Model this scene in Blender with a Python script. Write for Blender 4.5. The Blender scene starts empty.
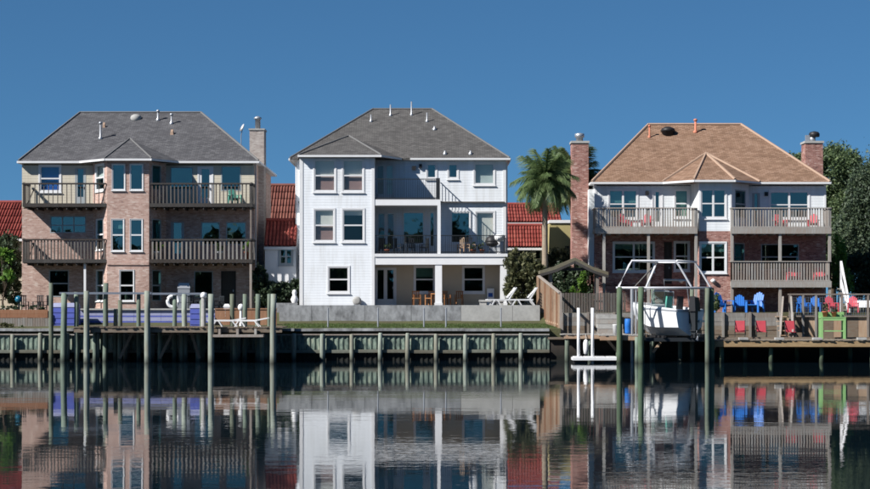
import bpy, math, random
import numpy as np
from mathutils import Vector, Matrix
random.seed(7); rng = np.random.default_rng(7)
scene = bpy.context.scene
col = scene.collection

# ------------------------------------------------------------------ camera
F, D, CH, HZ, CX = 1925.0, 110.0, 3.3, 303.0, 435.0     # focal length in photo pixels, distance to bulkhead, eye height, horizon row
cd = bpy.data.cameras.new('camera'); cam = bpy.data.objects.new('camera', cd); col.objects.link(cam)
cam.location = (0, -D, CH); cam.rotation_euler = (math.radians(90), 0, 0)
cd.sensor_width = 36; cd.lens = 36 * F / 870; cd.shift_y = (HZ - 244.5) / 870
cd.clip_start = 0.5; cd.clip_end = 9000
scene.camera = cam
# ------------------------------------------------------------------ light
SUN = Vector((1.0, 0.58, -0.95)).normalized()
EL = math.asin(-SUN.z); AZ = math.atan2(-SUN.x, -SUN.y)
w = bpy.data.worlds.new('World'); scene.world = w; w.use_nodes = True
nt = w.node_tree; nt.nodes.clear()
sky = nt.nodes.new('ShaderNodeTexSky'); sky.sky_type = 'NISHITA'; sky.sun_disc = False
sky.sun_elevation = EL; sky.sun_rotation = AZ; sky.altitude = 1500; sky.air_density = 1.0; sky.dust_density = 0.0; sky.ozone_density = 3.0
tc = nt.nodes.new('ShaderNodeTexCoord'); mp = nt.nodes.new('ShaderNodeVectorMath'); mp.operation = 'ADD'; mp.inputs[1].default_value = (0, 0, 0.10)
nm = nt.nodes.new('ShaderNodeVectorMath'); nm.operation = 'NORMALIZE'
hs = nt.nodes.new('ShaderNodeMix'); hs.data_type = 'RGBA'; hs.blend_type = 'MULTIPLY'; hs.inputs[0].default_value = 1.0; hs.inputs[7].default_value = (.45, .775, .94, 1)      # polarised blue
bg = nt.nodes.new('ShaderNodeBackground'); bg.inputs['Strength'].default_value = 0.05
wo = nt.nodes.new('ShaderNodeOutputWorld')
nt.links.new(tc.outputs['Generated'], mp.inputs[0]); nt.links.new(mp.outputs[0], nm.inputs[0]); nt.links.new(nm.outputs[0], sky.inputs['Vector'])
nt.links.new(sky.outputs[0], hs.inputs[6]); nt.links.new(hs.outputs[2], bg.inputs['Color']); nt.links.new(bg.outputs[0], wo.inputs[0])
sd = bpy.data.lights.new('sun', 'SUN'); sd.energy = 5.0; sd.angle = math.radians(0.5); sd.color = (1, 0.96, 0.91)
so = bpy.data.objects.new('sun', sd); col.objects.link(so); so.rotation_euler = SUN.to_track_quat('-Z', 'Y').to_euler(); so.location = (-60, -60, 60)
vs = scene.view_settings; vs.view_transform = 'Standard'; vs.look = 'None'; vs.exposure = 0.85; vs.gamma = 1; vs.use_curve_mapping = False
scene.render.engine = 'CYCLES'; scene.cycles.max_bounces = 8; scene.cycles.transparent_max_bounces = 12; scene.cycles.filter_width = 1.9

# ------------------------------------------------------------------ pixels to places
def PX(px, Y): return (px - CX) * (D + Y) / F
def PZ(py, Y): return CH - (py - HZ) * (D + Y) / F

# ------------------------------------------------------------------ materials
MATS = {}
class NT:
    def __init__(s, name):
        s.m = bpy.data.materials.new(name); s.m.use_nodes = True; s.t = s.m.node_tree; s.t.nodes.clear()
        s.out = s.n('OutputMaterial'); s.b = s.n('BsdfPrincipled'); s.l(s.b.outputs[0], s.out.inputs[0]); MATS[name] = s.m
    def n(s, k, **kw):
        x = s.t.nodes.new('ShaderNode' + k)
        for a, v in kw.items(): setattr(x, a, v)
        return x
    def l(s, a, b): s.t.links.new(a, b)
    def val(s, sock, v):
        if hasattr(v, 'node'): s.l(v, sock)
        else: sock.default_value = v
    def math(s, op, a, b=0.0, c=None):
        x = s.n('Math', operation=op); s.val(x.inputs[0], a); s.val(x.inputs[1], b)
        if c is not None: s.val(x.inputs[2], c)
        return x.outputs[0]
    def pos(s): return s.n('NewGeometry').outputs['Position']
    def sep(s, v):
        x = s.n('SeparateXYZ'); s.l(v, x.inputs[0]); return x.outputs
    def comb(s, a, b, c=0.0):
        x = s.n('CombineXYZ')
        for i, v in enumerate((a, b, c)): s.val(x.inputs[i], v)
        return x.outputs[0]
    def planar(s, zs=1.0):
        g = s.n('NewGeometry'); p = s.sep(g.outputs['Position']); nn = s.sep(g.outputs['True Normal'])
        f = s.math('GREATER_THAN', s.math('ABSOLUTE', nn[0]), s.math('ABSOLUTE', nn[1]))
        h = s.math('ADD', s.math('MULTIPLY', p[0], s.math('SUBTRACT', 1.0, f)), s.math('MULTIPLY', p[1], f))
        return s.comb(h, s.math('MULTIPLY', p[2], zs)), p
    def noise(s, vec, scale, detail=4, rough=.6, stretch=None):
        if stretch:
            mm = s.n('VectorMath', operation='MULTIPLY'); s.l(vec, mm.inputs[0]); mm.inputs[1].default_value = stretch; vec = mm.outputs[0]
        x = s.n('TexNoise'); s.l(vec, x.inputs['Vector']); x.inputs['Scale'].default_value = scale; x.inputs['Detail'].default_value = detail; x.inputs['Roughness'].default_value = rough
        return x.outputs['Fac']
    def ramp(s, fac, stops):
        x = s.n('ValToRGB'); s.l(fac, x.inputs[0]); e = x.color_ramp.elements
        while len(e) < len(stops): e.new(0.5)
        for el, (p, c) in zip(e, stops): el.position = p; el.color = (c[0], c[1], c[2], 1) if len(c) == 3 else c
        return x.outputs[0]
    def mix(s, f, a, b, mode='MIX'):
        x = s.n('Mix', data_type='RGBA', blend_type=mode); s.val(x.inputs[0], f)
        for i, v in ((6, a), (7, b)):
            if hasattr(v, 'node'): s.l(v, x.inputs[i])
            else: x.inputs[i].default_value = (v[0], v[1], v[2], 1)
        return x.outputs[2]
    def bump(s, h, strength=.3, dist=.02):
        x = s.n('Bump'); s.l(h, x.inputs['Height']); x.inputs['Strength'].default_value = strength; x.inputs['Distance'].default_value = dist
        s.l(x.outputs[0], s.b.inputs['Normal']); return x
    def fin(s, c=None, rough=.6, spec=None, metal=0):
        if c is not None: s.val(s.b.inputs['Base Color'], c if hasattr(c, 'node') else (c[0], c[1], c[2], 1))
        s.val(s.b.inputs['Roughness'], rough); s.b.inputs['Metallic'].default_value = metal
        if spec is not None: s.b.inputs['Specular IOR Level'].default_value = spec
        return s.m
KA = .80        # paints and masonry a little below their catalogue values
def sc(c, k): return tuple(min(1, x * k) for x in c)
def plain(name, c, rough=.55, var=.25, scale=2.5, stretch=None, bump=.15, metal=0, spec=.3, fine=25):
    c = sc(c, KA); t = NT(name); p = t.pos()
    a = t.noise(p, scale, 5, .65, stretch); b = t.noise(p, fine, 3, .6, stretch)
    f = t.math('ADD', t.math('MULTIPLY', a, .6), t.math('MULTIPLY', b, .4))
    c2 = t.ramp(f, [(.28, sc(c, 1 - var)), (.5, c), (.72, sc(c, 1 + var * .8))])
    if bump: t.bump(b, bump, .01)
    return t.fin(c2, rough, spec, metal)
def brick(name, cols, mortar):
    cols = [sc(c, KA) for c in cols]; mortar = sc(mortar, KA); t = NT(name); v, p = t.planar()
    br = t.n('TexBrick'); t.l(v, br.inputs['Vector']); br.inputs['Scale'].default_value = 1.0
    br.inputs['Brick Width'].default_value = .22; br.inputs['Row Height'].default_value = .075; br.inputs['Mortar Size'].default_value = .008
    br.inputs['Bias'].default_value = 0.0; br.inputs['Color1'].default_value = (0, 0, 0, 1); br.inputs['Color2'].default_value = (1, 1, 1, 1); br.inputs['Mortar'].default_value = (.5, .5, .5, 1)
    n1 = t.noise(t.pos(), 1.1, 5, .65); n2 = t.noise(t.pos(), 5.0, 4, .65, (.8, .8, 1.3))
    f = t.math('ADD', t.math('MULTIPLY', br.outputs['Color'], .26), t.math('ADD', t.math('MULTIPLY', n1, .26), t.math('MULTIPLY', n2, .48)))
    c = t.ramp(f, [(.28, cols[0]), (.43, cols[1]), (.57, cols[2]), (.70, cols[3])])
    c = t.mix(br.outputs['Fac'], c, mortar)
    st = t.ramp(t.noise(t.pos(), .6, 5, .7, (1, 1, .35)), [(.35, (.82, .80, .79)), (.6, (1, 1, 1))])
    c = t.mix(1.0, c, st, 'MULTIPLY')
    t.bump(t.math('SUBTRACT', 1.0, br.outputs['Fac']), .5, .008)
    return t.fin(c, .85, .2)
def siding(name, c, period=.17, dirt=.24):
    c = sc(c, KA); t = NT(name); v, p = t.planar()
    fr = t.math('FRACT', t.math('DIVIDE', p[2], period))
    n = t.math('ADD', t.math('MULTIPLY', t.noise(t.pos(), .8, 5, .65, (1, 1, .4)), .5), t.math('MULTIPLY', t.noise(t.pos(), 1.0, 5, .7, (4, 4, .22)), .5))
    c2 = t.ramp(n, [(.34, sc((c[0], c[1] * .98, c[2] * .94), 1 - dirt)), (.5, sc(c, 1 - dirt * .25)), (.62, c)])
    lap = t.math('LESS_THAN', fr, .07)
    c2 = t.mix(t.math('MULTIPLY', lap, .22), c2, sc(c, .35))
    t.bump(t.math('SUBTRACT', 1.0, fr), .7, .02)
    return t.fin(c2, .5, .3)
def shingle(name, cols):
    cols = [sc(c, KA) for c in cols]; t = NT(name); v, p = t.planar(1.8)
    br = t.n('TexBrick'); t.l(v, br.inputs['Vector']); br.inputs['Scale'].default_value = 1.0
    br.inputs['Brick Width'].default_value = .30; br.inputs['Row Height'].default_value = .14; br.inputs['Mortar Size'].default_value = .012
    br.inputs['Color1'].default_value = (0, 0, 0, 1); br.inputs['Color2'].default_value = (1, 1, 1, 1)
    n1 = t.noise(t.pos(), .45, 5, .7); n2 = t.noise(v, 7.0, 3, .6, (1, 2.5, 1))
    f = t.math('ADD', t.math('MULTIPLY', br.outputs['Color'], .4), t.math('ADD', t.math('MULTIPLY', n1, .3), t.math('MULTIPLY', n2, .3)))
    c = t.ramp(f, [(.2, cols[0]), (.5, cols[1]), (.8, cols[2])])
    c = t.mix(t.math('MULTIPLY', br.outputs['Fac'], .55), c, sc(cols[0], .45))
    st = t.ramp(t.noise(t.pos(), .9, 4, .6, (1.6, 1.6, .25)), [(.3, (.86, .86, .87)), (.6, (1, 1, 1))])
    c = t.mix(1.0, c, st, 'MULTIPLY')
    t.bump(t.math('SUBTRACT', br.outputs['Color'], t.math('MULTIPLY', br.outputs['Fac'], 2.0)), .6, .012)
    return t.fin(c, .9, .15)
def wood(name, c, rough=.8, wet=None, along=(6, 6, .8), var=.5):
    c = sc(c, KA); t = NT(name); p = t.pos(); z = t.sep(p)[2]
    a = t.noise(p, 2.2, 6, .7, along); b = t.noise(p, .7, 4, .6)
    rnd = t.n('ObjectInfo').outputs['Random']
    f = t.math('ADD', t.math('MULTIPLY', a, .6), t.math('ADD', t.math('MULTIPLY', b, .25), t.math('MULTIPLY', rnd, .18)))
    cc = t.ramp(f, [(.28, sc(c, 1 - var)), (.42, (c[0] * .95, c[1] * .82, c[2] * .75)), (.55, c), (.75, sc(c, 1 + var))])
    if wet is not None:
        zz = t.math('ADD', z, t.math('MULTIPLY', t.math('SUBTRACT', t.noise(p, 3.0, 4, .6), .5), .35))
        m = t.n('MapRange'); t.l(zz, m.inputs[0]); m.inputs[1].default_value = wet - .3; m.inputs[2].default_value = wet + .25
        cc = t.mix(m.outputs[0], (.012, .013, .011), cc)
    t.bump(a, .4, .01)
    return t.fin(cc, rough, .2)
def foliage(name, dark, mid, light, trans=.3):
    t = NT(name); g = t.n('NewGeometry')
    f = t.math('ADD', t.math('MULTIPLY', g.outputs['Random Per Island'], .55), t.math('MULTIPLY', t.noise(g.outputs['Position'], .9, 3, .6), .5))
    c = t.ramp(f, [(.2, dark), (.5, mid), (.85, light)])
    t.fin(c, .55, .3)
    tr = t.n('BsdfTranslucent'); t.l(c, tr.inputs[0]); mx = t.n('MixShader'); mx.inputs[0].default_value = trans
    t.l(t.b.outputs[0], mx.inputs[1]); t.l(tr.outputs[0], mx.inputs[2]); t.l(mx.outputs[0], t.out.inputs[0])
    return t.m
def glassmat(name, refl, tint):
    t = NT(name); t.t.nodes.remove(t.b); p = t.pos()
    gl = t.n('BsdfGlossy'); gl.inputs['Roughness'].default_value = .015; gl.inputs['Color'].default_value = (.74, .94, .86, 1)
    b = t.n('Bump'); b.inputs['Strength'].default_value = .25; b.inputs['Distance'].default_value = .02; t.l(t.noise(p, 1.2, 1, .4), b.inputs['Height']); t.l(b.outputs[0], gl.inputs['Normal'])
    tr = t.n('BsdfTransparent'); tr.inputs[0].default_value = (*tint, 1)
    mx = t.n('MixShader'); mx.inputs[0].default_value = refl
    t.l(tr.outputs[0], mx.inputs[1]); t.l(gl.outputs[0], mx.inputs[2]); t.l(mx.outputs[0], t.out.inputs[0])
    return t.m

pink_brick = brick('pink_brick', [(.26, .14, .115), (.50, .32, .265), (.59, .41, .35), (.74, .62, .55)], (.52, .43, .38))
red_brick = brick('red_brick', [(.10, .035, .03), (.31, .125, .105), (.42, .20, .165), (.66, .48, .43)], (.42, .32, .28))
grey_brick = brick('grey_brick', [(.26, .22, .20), (.42, .36, .33), (.52, .47, .43), (.62, .57, .52)], (.46, .42, .39))
white_siding = siding('white_siding', (.82, .86, .90))
c_siding = siding('ivory_siding', (.80, .84, .86))
cream_siding = siding('cream_siding', (.60, .555, .45))
tan_stucco = plain('tan_stucco', (.58, .50, .385), .85, .08, 1.2)
white_paint = plain('white_paint', (.80, .81, .82), .45, .08, 2)
trim_white = plain('trim_white', (.76, .77, .78), .45, .08, 3)
trim_grey = plain('trim_grey', (.36, .40, .42), .5, .12, 3)
grey_shingle = shingle('grey_shingle', [(.068, .068, .074), (.106, .106, .113), (.155, .155, .163)])
taupe_shingle = shingle('taupe_shingle', [(.075, .073, .071), (.112, .108, .105), (.155, .15, .145)])
tan_shingle = shingle('tan_shingle', [(.165, .10, .065), (.275, .17, .115), (.37, .245, .175)])
tan_cap = plain('tan_ridge_cap', (.38, .265, .195), .85, .15, 4)
grey_cap = plain('grey_ridge_cap', (.15, .15, .15), .85, .15, 4)
dark_metal = plain('dark_metal', (.035, .04, .045), .45, .2, 5, metal=.3)
dark_wood = wood('dark_weathered_wood', (.055, .052, .05))
mid_wood = wood('mid_weathered_wood', (.12, .113, .105))
grey_wood = wood('grey_weathered_wood', (.24, .23, .215))
pale_wood = wood('pale_weathered_wood', (.33, .32, .30))
brown_wood = wood('brown_board', (.30, .165, .10))
tan_wood = wood('tan_board', (.42, .31, .22))
dock_wood = wood('dock_board', (.20, .17, .135), along=(1.5, 6, 6))
green_pile = wood('green_grey_piling', (.14, .18, .145), wet=.22, var=.75, along=(3, 3, .5))
pale_pile = wood('pale_piling', (.25, .285, .245), wet=.22, var=.7, along=(3, 3, .5))
dark_pile = wood('dark_green_piling', (.09, .14, .09), wet=.22)
teak = wood('teak', (.36, .17, .07))
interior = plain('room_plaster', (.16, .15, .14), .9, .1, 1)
blind_mat = plain('window_blind', (.85, .74, .68), .8, .08, 2, bump=0)
curtain_w = plain('white_curtain', (.62, .62, .60), .8, .08, 2, bump=0)
red_blind = plain('red_curtain', (.35, .05, .06), .8, .1, 2, bump=0)
blue_blind = plain('blue_screen', (.02, .10, .42), .6, .08, 2, bump=0)
green_blind = plain('striped_green_blind', (.22, .36, .26), .8, .3, 1.0, (.2, .2, 5), bump=0)
concrete = plain('concrete', (.27, .28, .29), .9, .85, 1.4, (1, 1, .6), fine=4.5)
pale_concrete = plain('pale_concrete', (.40, .40, .385), .9, .3, 1.6, fine=6)
blue_wall = plain('pale_blue_paint', (.33, .35, .52), .7, .2, 1.0, fine=8)
blue_tarp = plain('blue_tarp', (.10, .13, .46), .5, .2, 3, bump=.4)
galv = plain('galvanised_metal', (.42, .44, .47), .4, .12, 4, metal=.5)
pale_pipe = plain('oxidised_pipe', (.60, .62, .66), .45, .2, 3)
steel = plain('blue_grey_steel', (.17, .20, .25), .5, .15, 4)
black = plain('black_rubber', (.02, .02, .022), .5, .2, 5)
red_paint = plain('red_chair_paint', (.62, .08, .11), .5, .15, 4)
red_dark = plain('crimson_fabric', (.42, .05, .07), .7, .2, 4)
blue_paint = plain('blue_chair_paint', (.02, .16, .55), .5, .15, 4)
lime_paint = plain('lime_paint', (.27, .50, .20), .5, .15, 4)
green_plastic = plain('green_plastic', (.10, .38, .30), .5, .15, 4)
gelcoat = plain('white_gelcoat', (.78, .80, .82), .18, .06, 2, bump=0, spec=.5)
orange_pipe = plain('orange_paint', (.55, .20, .12), .6, .15, 4)
terracotta_pot = plain('terracotta_pot', (.45, .14, .08), .8, .2, 5)
olive_stucco = plain('olive_stucco', (.42, .36, .17), .9, .12, .8)
bark = wood('bark', (.16, .13, .10))
palm_bark = wood('palm_bark', (.30, .25, .19), along=(2, 2, 7))
glass = glassmat('window_glass', .145, (.55, .70, .70))
glass_screen = glassmat('screened_glass', .05, (.72, .68, .68))
glass_clear = glassmat('clear_glass', .055, (.88, .92, .92))
leaf_oak = foliage('oak_leaf', (.04, .066, .034), (.085, .13, .06), (.15, .20, .085))
leaf_dark = foliage('dark_leaf', (.016, .028, .018), (.038, .062, .034), (.075, .11, .055), .25)
leaf_soft = foliage('soft_leaf', (.028, .045, .032), (.06, .09, .055), (.11, .15, .08), .3)
leaf_light = foliage('bright_leaf', (.05, .11, .02), (.12, .24, .04), (.24, .38, .07), .4)
leaf_olive = foliage('olive_leaf', (.03, .038, .018), (.075, .085, .038), (.15, .145, .07))
leaf_palm = foliage('palm_leaf', (.05, .085, .035), (.11, .17, .065), (.20, .26, .11), .45)
grass_mat = foliage('grass_blade', (.03, .06, .015), (.07, .115, .03), (.12, .165, .05))

def tile_mat():
    t = NT('red_clay_tile'); v, p = t.planar(2.0)
    n = t.noise(t.pos(), 1.4, 5, .7); g = t.n('NewGeometry').outputs['Random Per Island']
    f = t.math('ADD', t.math('MULTIPLY', n, .6), t.math('MULTIPLY', g, .4))
    return t.fin(t.ramp(f, [(.2, (.11, .022, .017)), (.5, (.19, .036, .029)), (.8, (.26, .072, .055))]), .75, .25)
tile = tile_mat()
def tile2_mat():
    t = NT('brown_clay_tile'); n = t.noise(t.pos(), 1.4, 5, .7); g = t.n('NewGeometry').outputs['Random Per Island']
    f = t.math('ADD', t.math('MULTIPLY', n, .6), t.math('MULTIPLY', g, .4))
    return t.fin(t.ramp(f, [(.2, (.08, .028, .022)), (.5, (.145, .05, .038)), (.8, (.21, .09, .068))]), .75, .25)
tile2 = tile2_mat()
def sheet_mat():
    t = NT('stained_shaded_sheet_piling'); p = t.pos(); z = t.sep(p)[2]
    a = t.noise(p, 2.0, 6, .7, (2.2, 1, .7)); b = t.noise(p, 6.0, 4, .6, (3, 1, .6))
    f = t.math('ADD', t.math('MULTIPLY', a, .6), t.math('MULTIPLY', b, .4))
    c = t.ramp(f, [(.32, (.02, .026, .024)), (.43, (.075, .10, .088)), (.53, (.15, .20, .165)), (.62, (.25, .27, .21)), (.69, (.24, .16, .08))])
    m = t.n('MapRange'); t.l(t.math('ADD', z, t.math('MULTIPLY', b, .3)), m.inputs[0]); m.inputs[1].default_value = .62; m.inputs[2].default_value = .86
    c = t.mix(m.outputs[0], (.012, .013, .012), c)  # near black below the waler: its shade and wet algae put into the colour
    t.bump(b, .4, .02); return t.fin(c, .85, .2)
sheet = sheet_mat()
def ground_mat():
    t = NT('yard_ground'); p = t.pos(); n = t.noise(p, .5, 6, .7)
    c = t.ramp(n, [(.3, (.07, .06, .045)), (.5, (.075, .075, .04)), (.7, (.09, .095, .045))])
    t.bump(t.noise(p, 12, 4, .6), .5, .04); return t.fin(c, .95, .1)
ground_m = ground_mat()
def water_mat():
    t = NT('canal_water'); p = t.pos()
    big = t.noise(p, .05, 2, .5)                                    # calm and ruffled patches
    patch = t.ramp(big, [(.42, (.25, .25, .25)), (.62, (1, 1, 1))])
    a = t.noise(p, .35, 3, .5, (.45, 1.0, 1)); b = t.noise(p, 1.7, 3, .55, (.5, 1.0, 1)); c = t.noise(p, 6.0, 2, .5, (.6, 1, 1))
    h = t.math('ADD', t.math('MULTIPLY', a, .006), t.math('MULTIPLY', t.math('ADD', t.math('MULTIPLY', b, .0036), t.math('MULTIPLY', c, .0012)), patch))
    t.b.inputs['IOR'].default_value = 1.333
    bm = t.bump(h, 1.0, 1.0)
    return t.fin((.004, .010, .015), .02, .5)
water_m = water_mat()

# ------------------------------------------------------------------ mesh helpers
class Fr:
    """upright frame on a wall: u along the wall, w outward, v = world z"""
    def __init__(s, p0, p1):
        s.o = Vector((p0[0], p0[1])); d = Vector((p1[0] - p0[0], p1[1] - p0[1])); s.L = d.length; s.d = d / s.L; s.n = Vector((s.d.y, -s.d.x))
    def P(s, u, v, w=0.0): return (s.o.x + u * s.d.x + w * s.n.x, s.o.y + u * s.d.y + w * s.n.y, v)
    def u(s, px):
        k = (px - CX) / F; return (k * (s.o.y + D) - s.o.x) / (s.d.x - k * s.d.y)
    def r(s, px0, px1, py0, py1):
        u0, u1 = s.u(px0), s.u(px1); Y = s.o.y + (u0 + u1) / 2 * s.d.y
        return (u0, u1, PZ(py1, Y), PZ(py0, Y))
class MB:
    def __init__(s): s.v = []; s.f = []
    def quad(s, *pts):
        i = len(s.v); s.v += [tuple(p) for p in pts]; s.f.append(tuple(range(i, i + len(pts)))); return s
    def hexa(s, p):
        i = len(s.v); s.v += [tuple(q) for q in p]
        s.f += [tuple(i + k for k in q) for q in ((0, 3, 2, 1), (4, 5, 6, 7), (0, 1, 5, 4), (1, 2, 6, 5), (2, 3, 7, 6), (3, 0, 4, 7))]; return s
    def box(s, x0, x1, y0, y1, z0, z1):
        return s.hexa([(x0, y0, z0), (x1, y0, z0), (x1, y1, z0), (x0, y1, z0), (x0, y0, z1), (x1, y0, z1), (x1, y1, z1), (x0, y1, z1)])
    def fbox(s, fr, u0, u1, v0, v1, w0, w1):
        P = fr.P; return s.hexa([P(u0, v0, w1), P(u1, v0, w1), P(u1, v0, w0), P(u0, v0, w0), P(u0, v1, w1), P(u1, v1, w1), P(u1, v1, w0), P(u0, v1, w0)])
    def ring(s, fr, u0, u1, v0, v1, t, w0, w1):
        s.fbox(fr, u0, u1, v0, v0 + t, w0, w1); s.fbox(fr, u0, u1, v1 - t, v1, w0, w1)
        s.fbox(fr, u0, u0 + t, v0 + t, v1 - t, w0, w1); s.fbox(fr, u1 - t, u1, v0 + t, v1 - t, w0, w1); return s
    def prism(s, poly, z0, z1):
        n = len(poly); i = len(s.v); s.v += [(p[0], p[1], z0) for p in poly] + [(p[0], p[1], z1) for p in poly]
        s.f.append(tuple(i + k for k in reversed(range(n)))); s.f.append(tuple(i + n + k for k in range(n)))
        s.f += [(i + k, i + (k + 1) % n, i + n + (k + 1) % n, i + n + k) for k in range(n)]; return s
    def tube(s, pts, r, n=8, cap=True):
        pts = [Vector(p) for p in pts]; rs = r if isinstance(r, (list, tuple)) else [r] * len(pts); i0 = len(s.v)
        for k, p in enumerate(pts):
            d = (pts[min(k + 1, len(pts) - 1)] - pts[max(k - 1, 0)]).normalized()
            a = d.cross(Vector((0, 0, 1)) if abs(d.z) < .9 else Vector((1, 0, 0))).normalized(); b = d.cross(a)
            for j in range(n):
                t = 2 * math.pi * j / n; s.v.append(tuple(p + (a * math.cos(t) + b * math.sin(t)) * rs[k]))
        for k in range(len(pts) - 1):
            for j in range(n):
                a, b = i0 + k * n + j, i0 + k * n + (j + 1) % n; s.f.append((a, a + n, b + n, b))
        if cap:
            s.f.append(tuple(i0 + j for j in range(n))); s.f.append(tuple(i0 + (len(pts) - 1) * n + j for j in reversed(range(n))))
        return s
    def beam(s, a, b, wx, wz):
        a, b = Vector(a), Vector(b); d = (b - a).normalized()
        sd = d.cross(Vector((0, 0, 1)) if abs(d.z) < .95 else Vector((0, 1, 0))).normalized() * wx / 2; up = sd.cross(d).normalized() * wz / 2
        return s.hexa([a - sd - up, a + sd - up, b + sd - up, b - sd - up, a - sd + up, a + sd + up, b + sd + up, b - sd + up])
    def lathe(s, prof, n=12, c=(0, 0, 0)):
        i0 = len(s.v)
        for r, z in prof:
            for j in range(n):
                t = 2 * math.pi * j / n; s.v.append((c[0] + r * math.cos(t), c[1] + r * math.sin(t), c[2] + z))
        for k in range(len(prof) - 1):
            for j in range(n):
                a, b = i0 + k * n + j, i0 + k * n + (j + 1) % n; s.f.append((a, b, b + n, a + n))
        s.f.append(tuple(i0 + j for j in reversed(range(n)))); s.f.append(tuple(i0 + (len(prof) - 1) * n + j for j in range(n))); return s
    def mesh(s, name, mat, smooth=False):
        me = bpy.data.meshes.new(name); me.from_pydata(s.v, [], s.f); me.materials.append(mat)
        if smooth: me.polygons.foreach_set('use_smooth', [True] * len(s.f))
        me.update(); return me
    def build(s, name, mat, parent=None, smooth=False, kind=None):
        return add(name, s.mesh(name, mat, smooth), parent, kind=kind)
WT = {}
def add(name, me, parent=None, loc=(0, 0, 0), kind=None, local=False, rot=None):
    o = bpy.data.objects.new(name, me); col.objects.link(o); o.location = loc; WT[o.name] = Vector(loc)
    if rot: o.rotation_euler = rot
    if parent is not None:
        o.parent = parent
        if not local: o.matrix_parent_inverse = Matrix.Translation(-WT[parent.name])
    if kind: o['kind'] = kind
    return o
def tag(o, label, cat, group=None):
    o['label'] = label; o['category'] = cat
    if group: o['group'] = group
    return o
def thing(name, loc, label, cat, group=None, rz=0):
    o = add(name, None, None, loc); o.rotation_euler.z = rz; return tag(o, label, cat, group)
def struct(name, mb, mat):
    o = mb.build(name, mat); o['kind'] = 'structure'; return o

# ------------------------------------------------------------------ setting: water, ground
XS = PX(561, 0)
struct('water', MB().quad((-900, -700, 0), (900, -700, 0), (900, .35, 0), (-900, .35, 0)), water_m)
struct('canal_bed', MB().quad((-900, -700, -3), (900, -700, -3), (900, .5, -3), (-900, .5, -3)), ground_m)
g = MB()
for x0, x1, zl in ((-3000, XS, 1.84), (XS, 3000, 1.25)):
    prof = [(.35, -3), (.35, zl), (3.9, zl + .22 if zl > 1.5 else zl), (4.3, 2.72), (60, 2.75), (6000, 2.75)]
    if zl < 1.5: prof = [(.35, -3), (.35, zl), (2.9, zl), (3.1, 2.72), (60, 2.75), (6000, 2.75)]
    for a, b in zip(prof, prof[1:]): g.quad((x0, a[0], a[1]), (x1, a[0], a[1]), (x1, b[0], b[1]), (x0, b[0], b[1]))
struct('ground', g, ground_m)

# ------------------------------------------------------------------ walls, windows, balconies, roofs
def wall(parent, fr, z0, z1, ops, mat, u0=0.0, u1=None, name='wall', th=.16):
    u1 = fr.L if u1 is None else u1
    us = sorted({u0, u1} | {x for o in ops for x in o[:2] if u0 < x < u1}); vs_ = sorted({z0, z1} | {x for o in ops for x in o[2:4] if z0 < x < z1})
    m = MB(); P = fr.P
    for a, b in zip(us, us[1:]):
        for c, d in zip(vs_, vs_[1:]):
            um, vm = (a + b) / 2, (c + d) / 2
            if any(o[0] < um < o[1] and o[2] < vm < o[3] for o in ops): continue
            m.quad(P(a, c), P(b, c), P(b, d), P(a, d))
    for a, b, c, d in [o[:4] for o in ops]:
        for q in (((a, c), (b, c)), ((b, c), (b, d)), ((b, d), (a, d)), ((a, d), (a, c))):
            (p, s), (r, t) = q; m.quad(P(p, s), P(r, t), P(r, t, -th), P(p, s, -th))
    return m.build(name, mat, parent)
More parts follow.
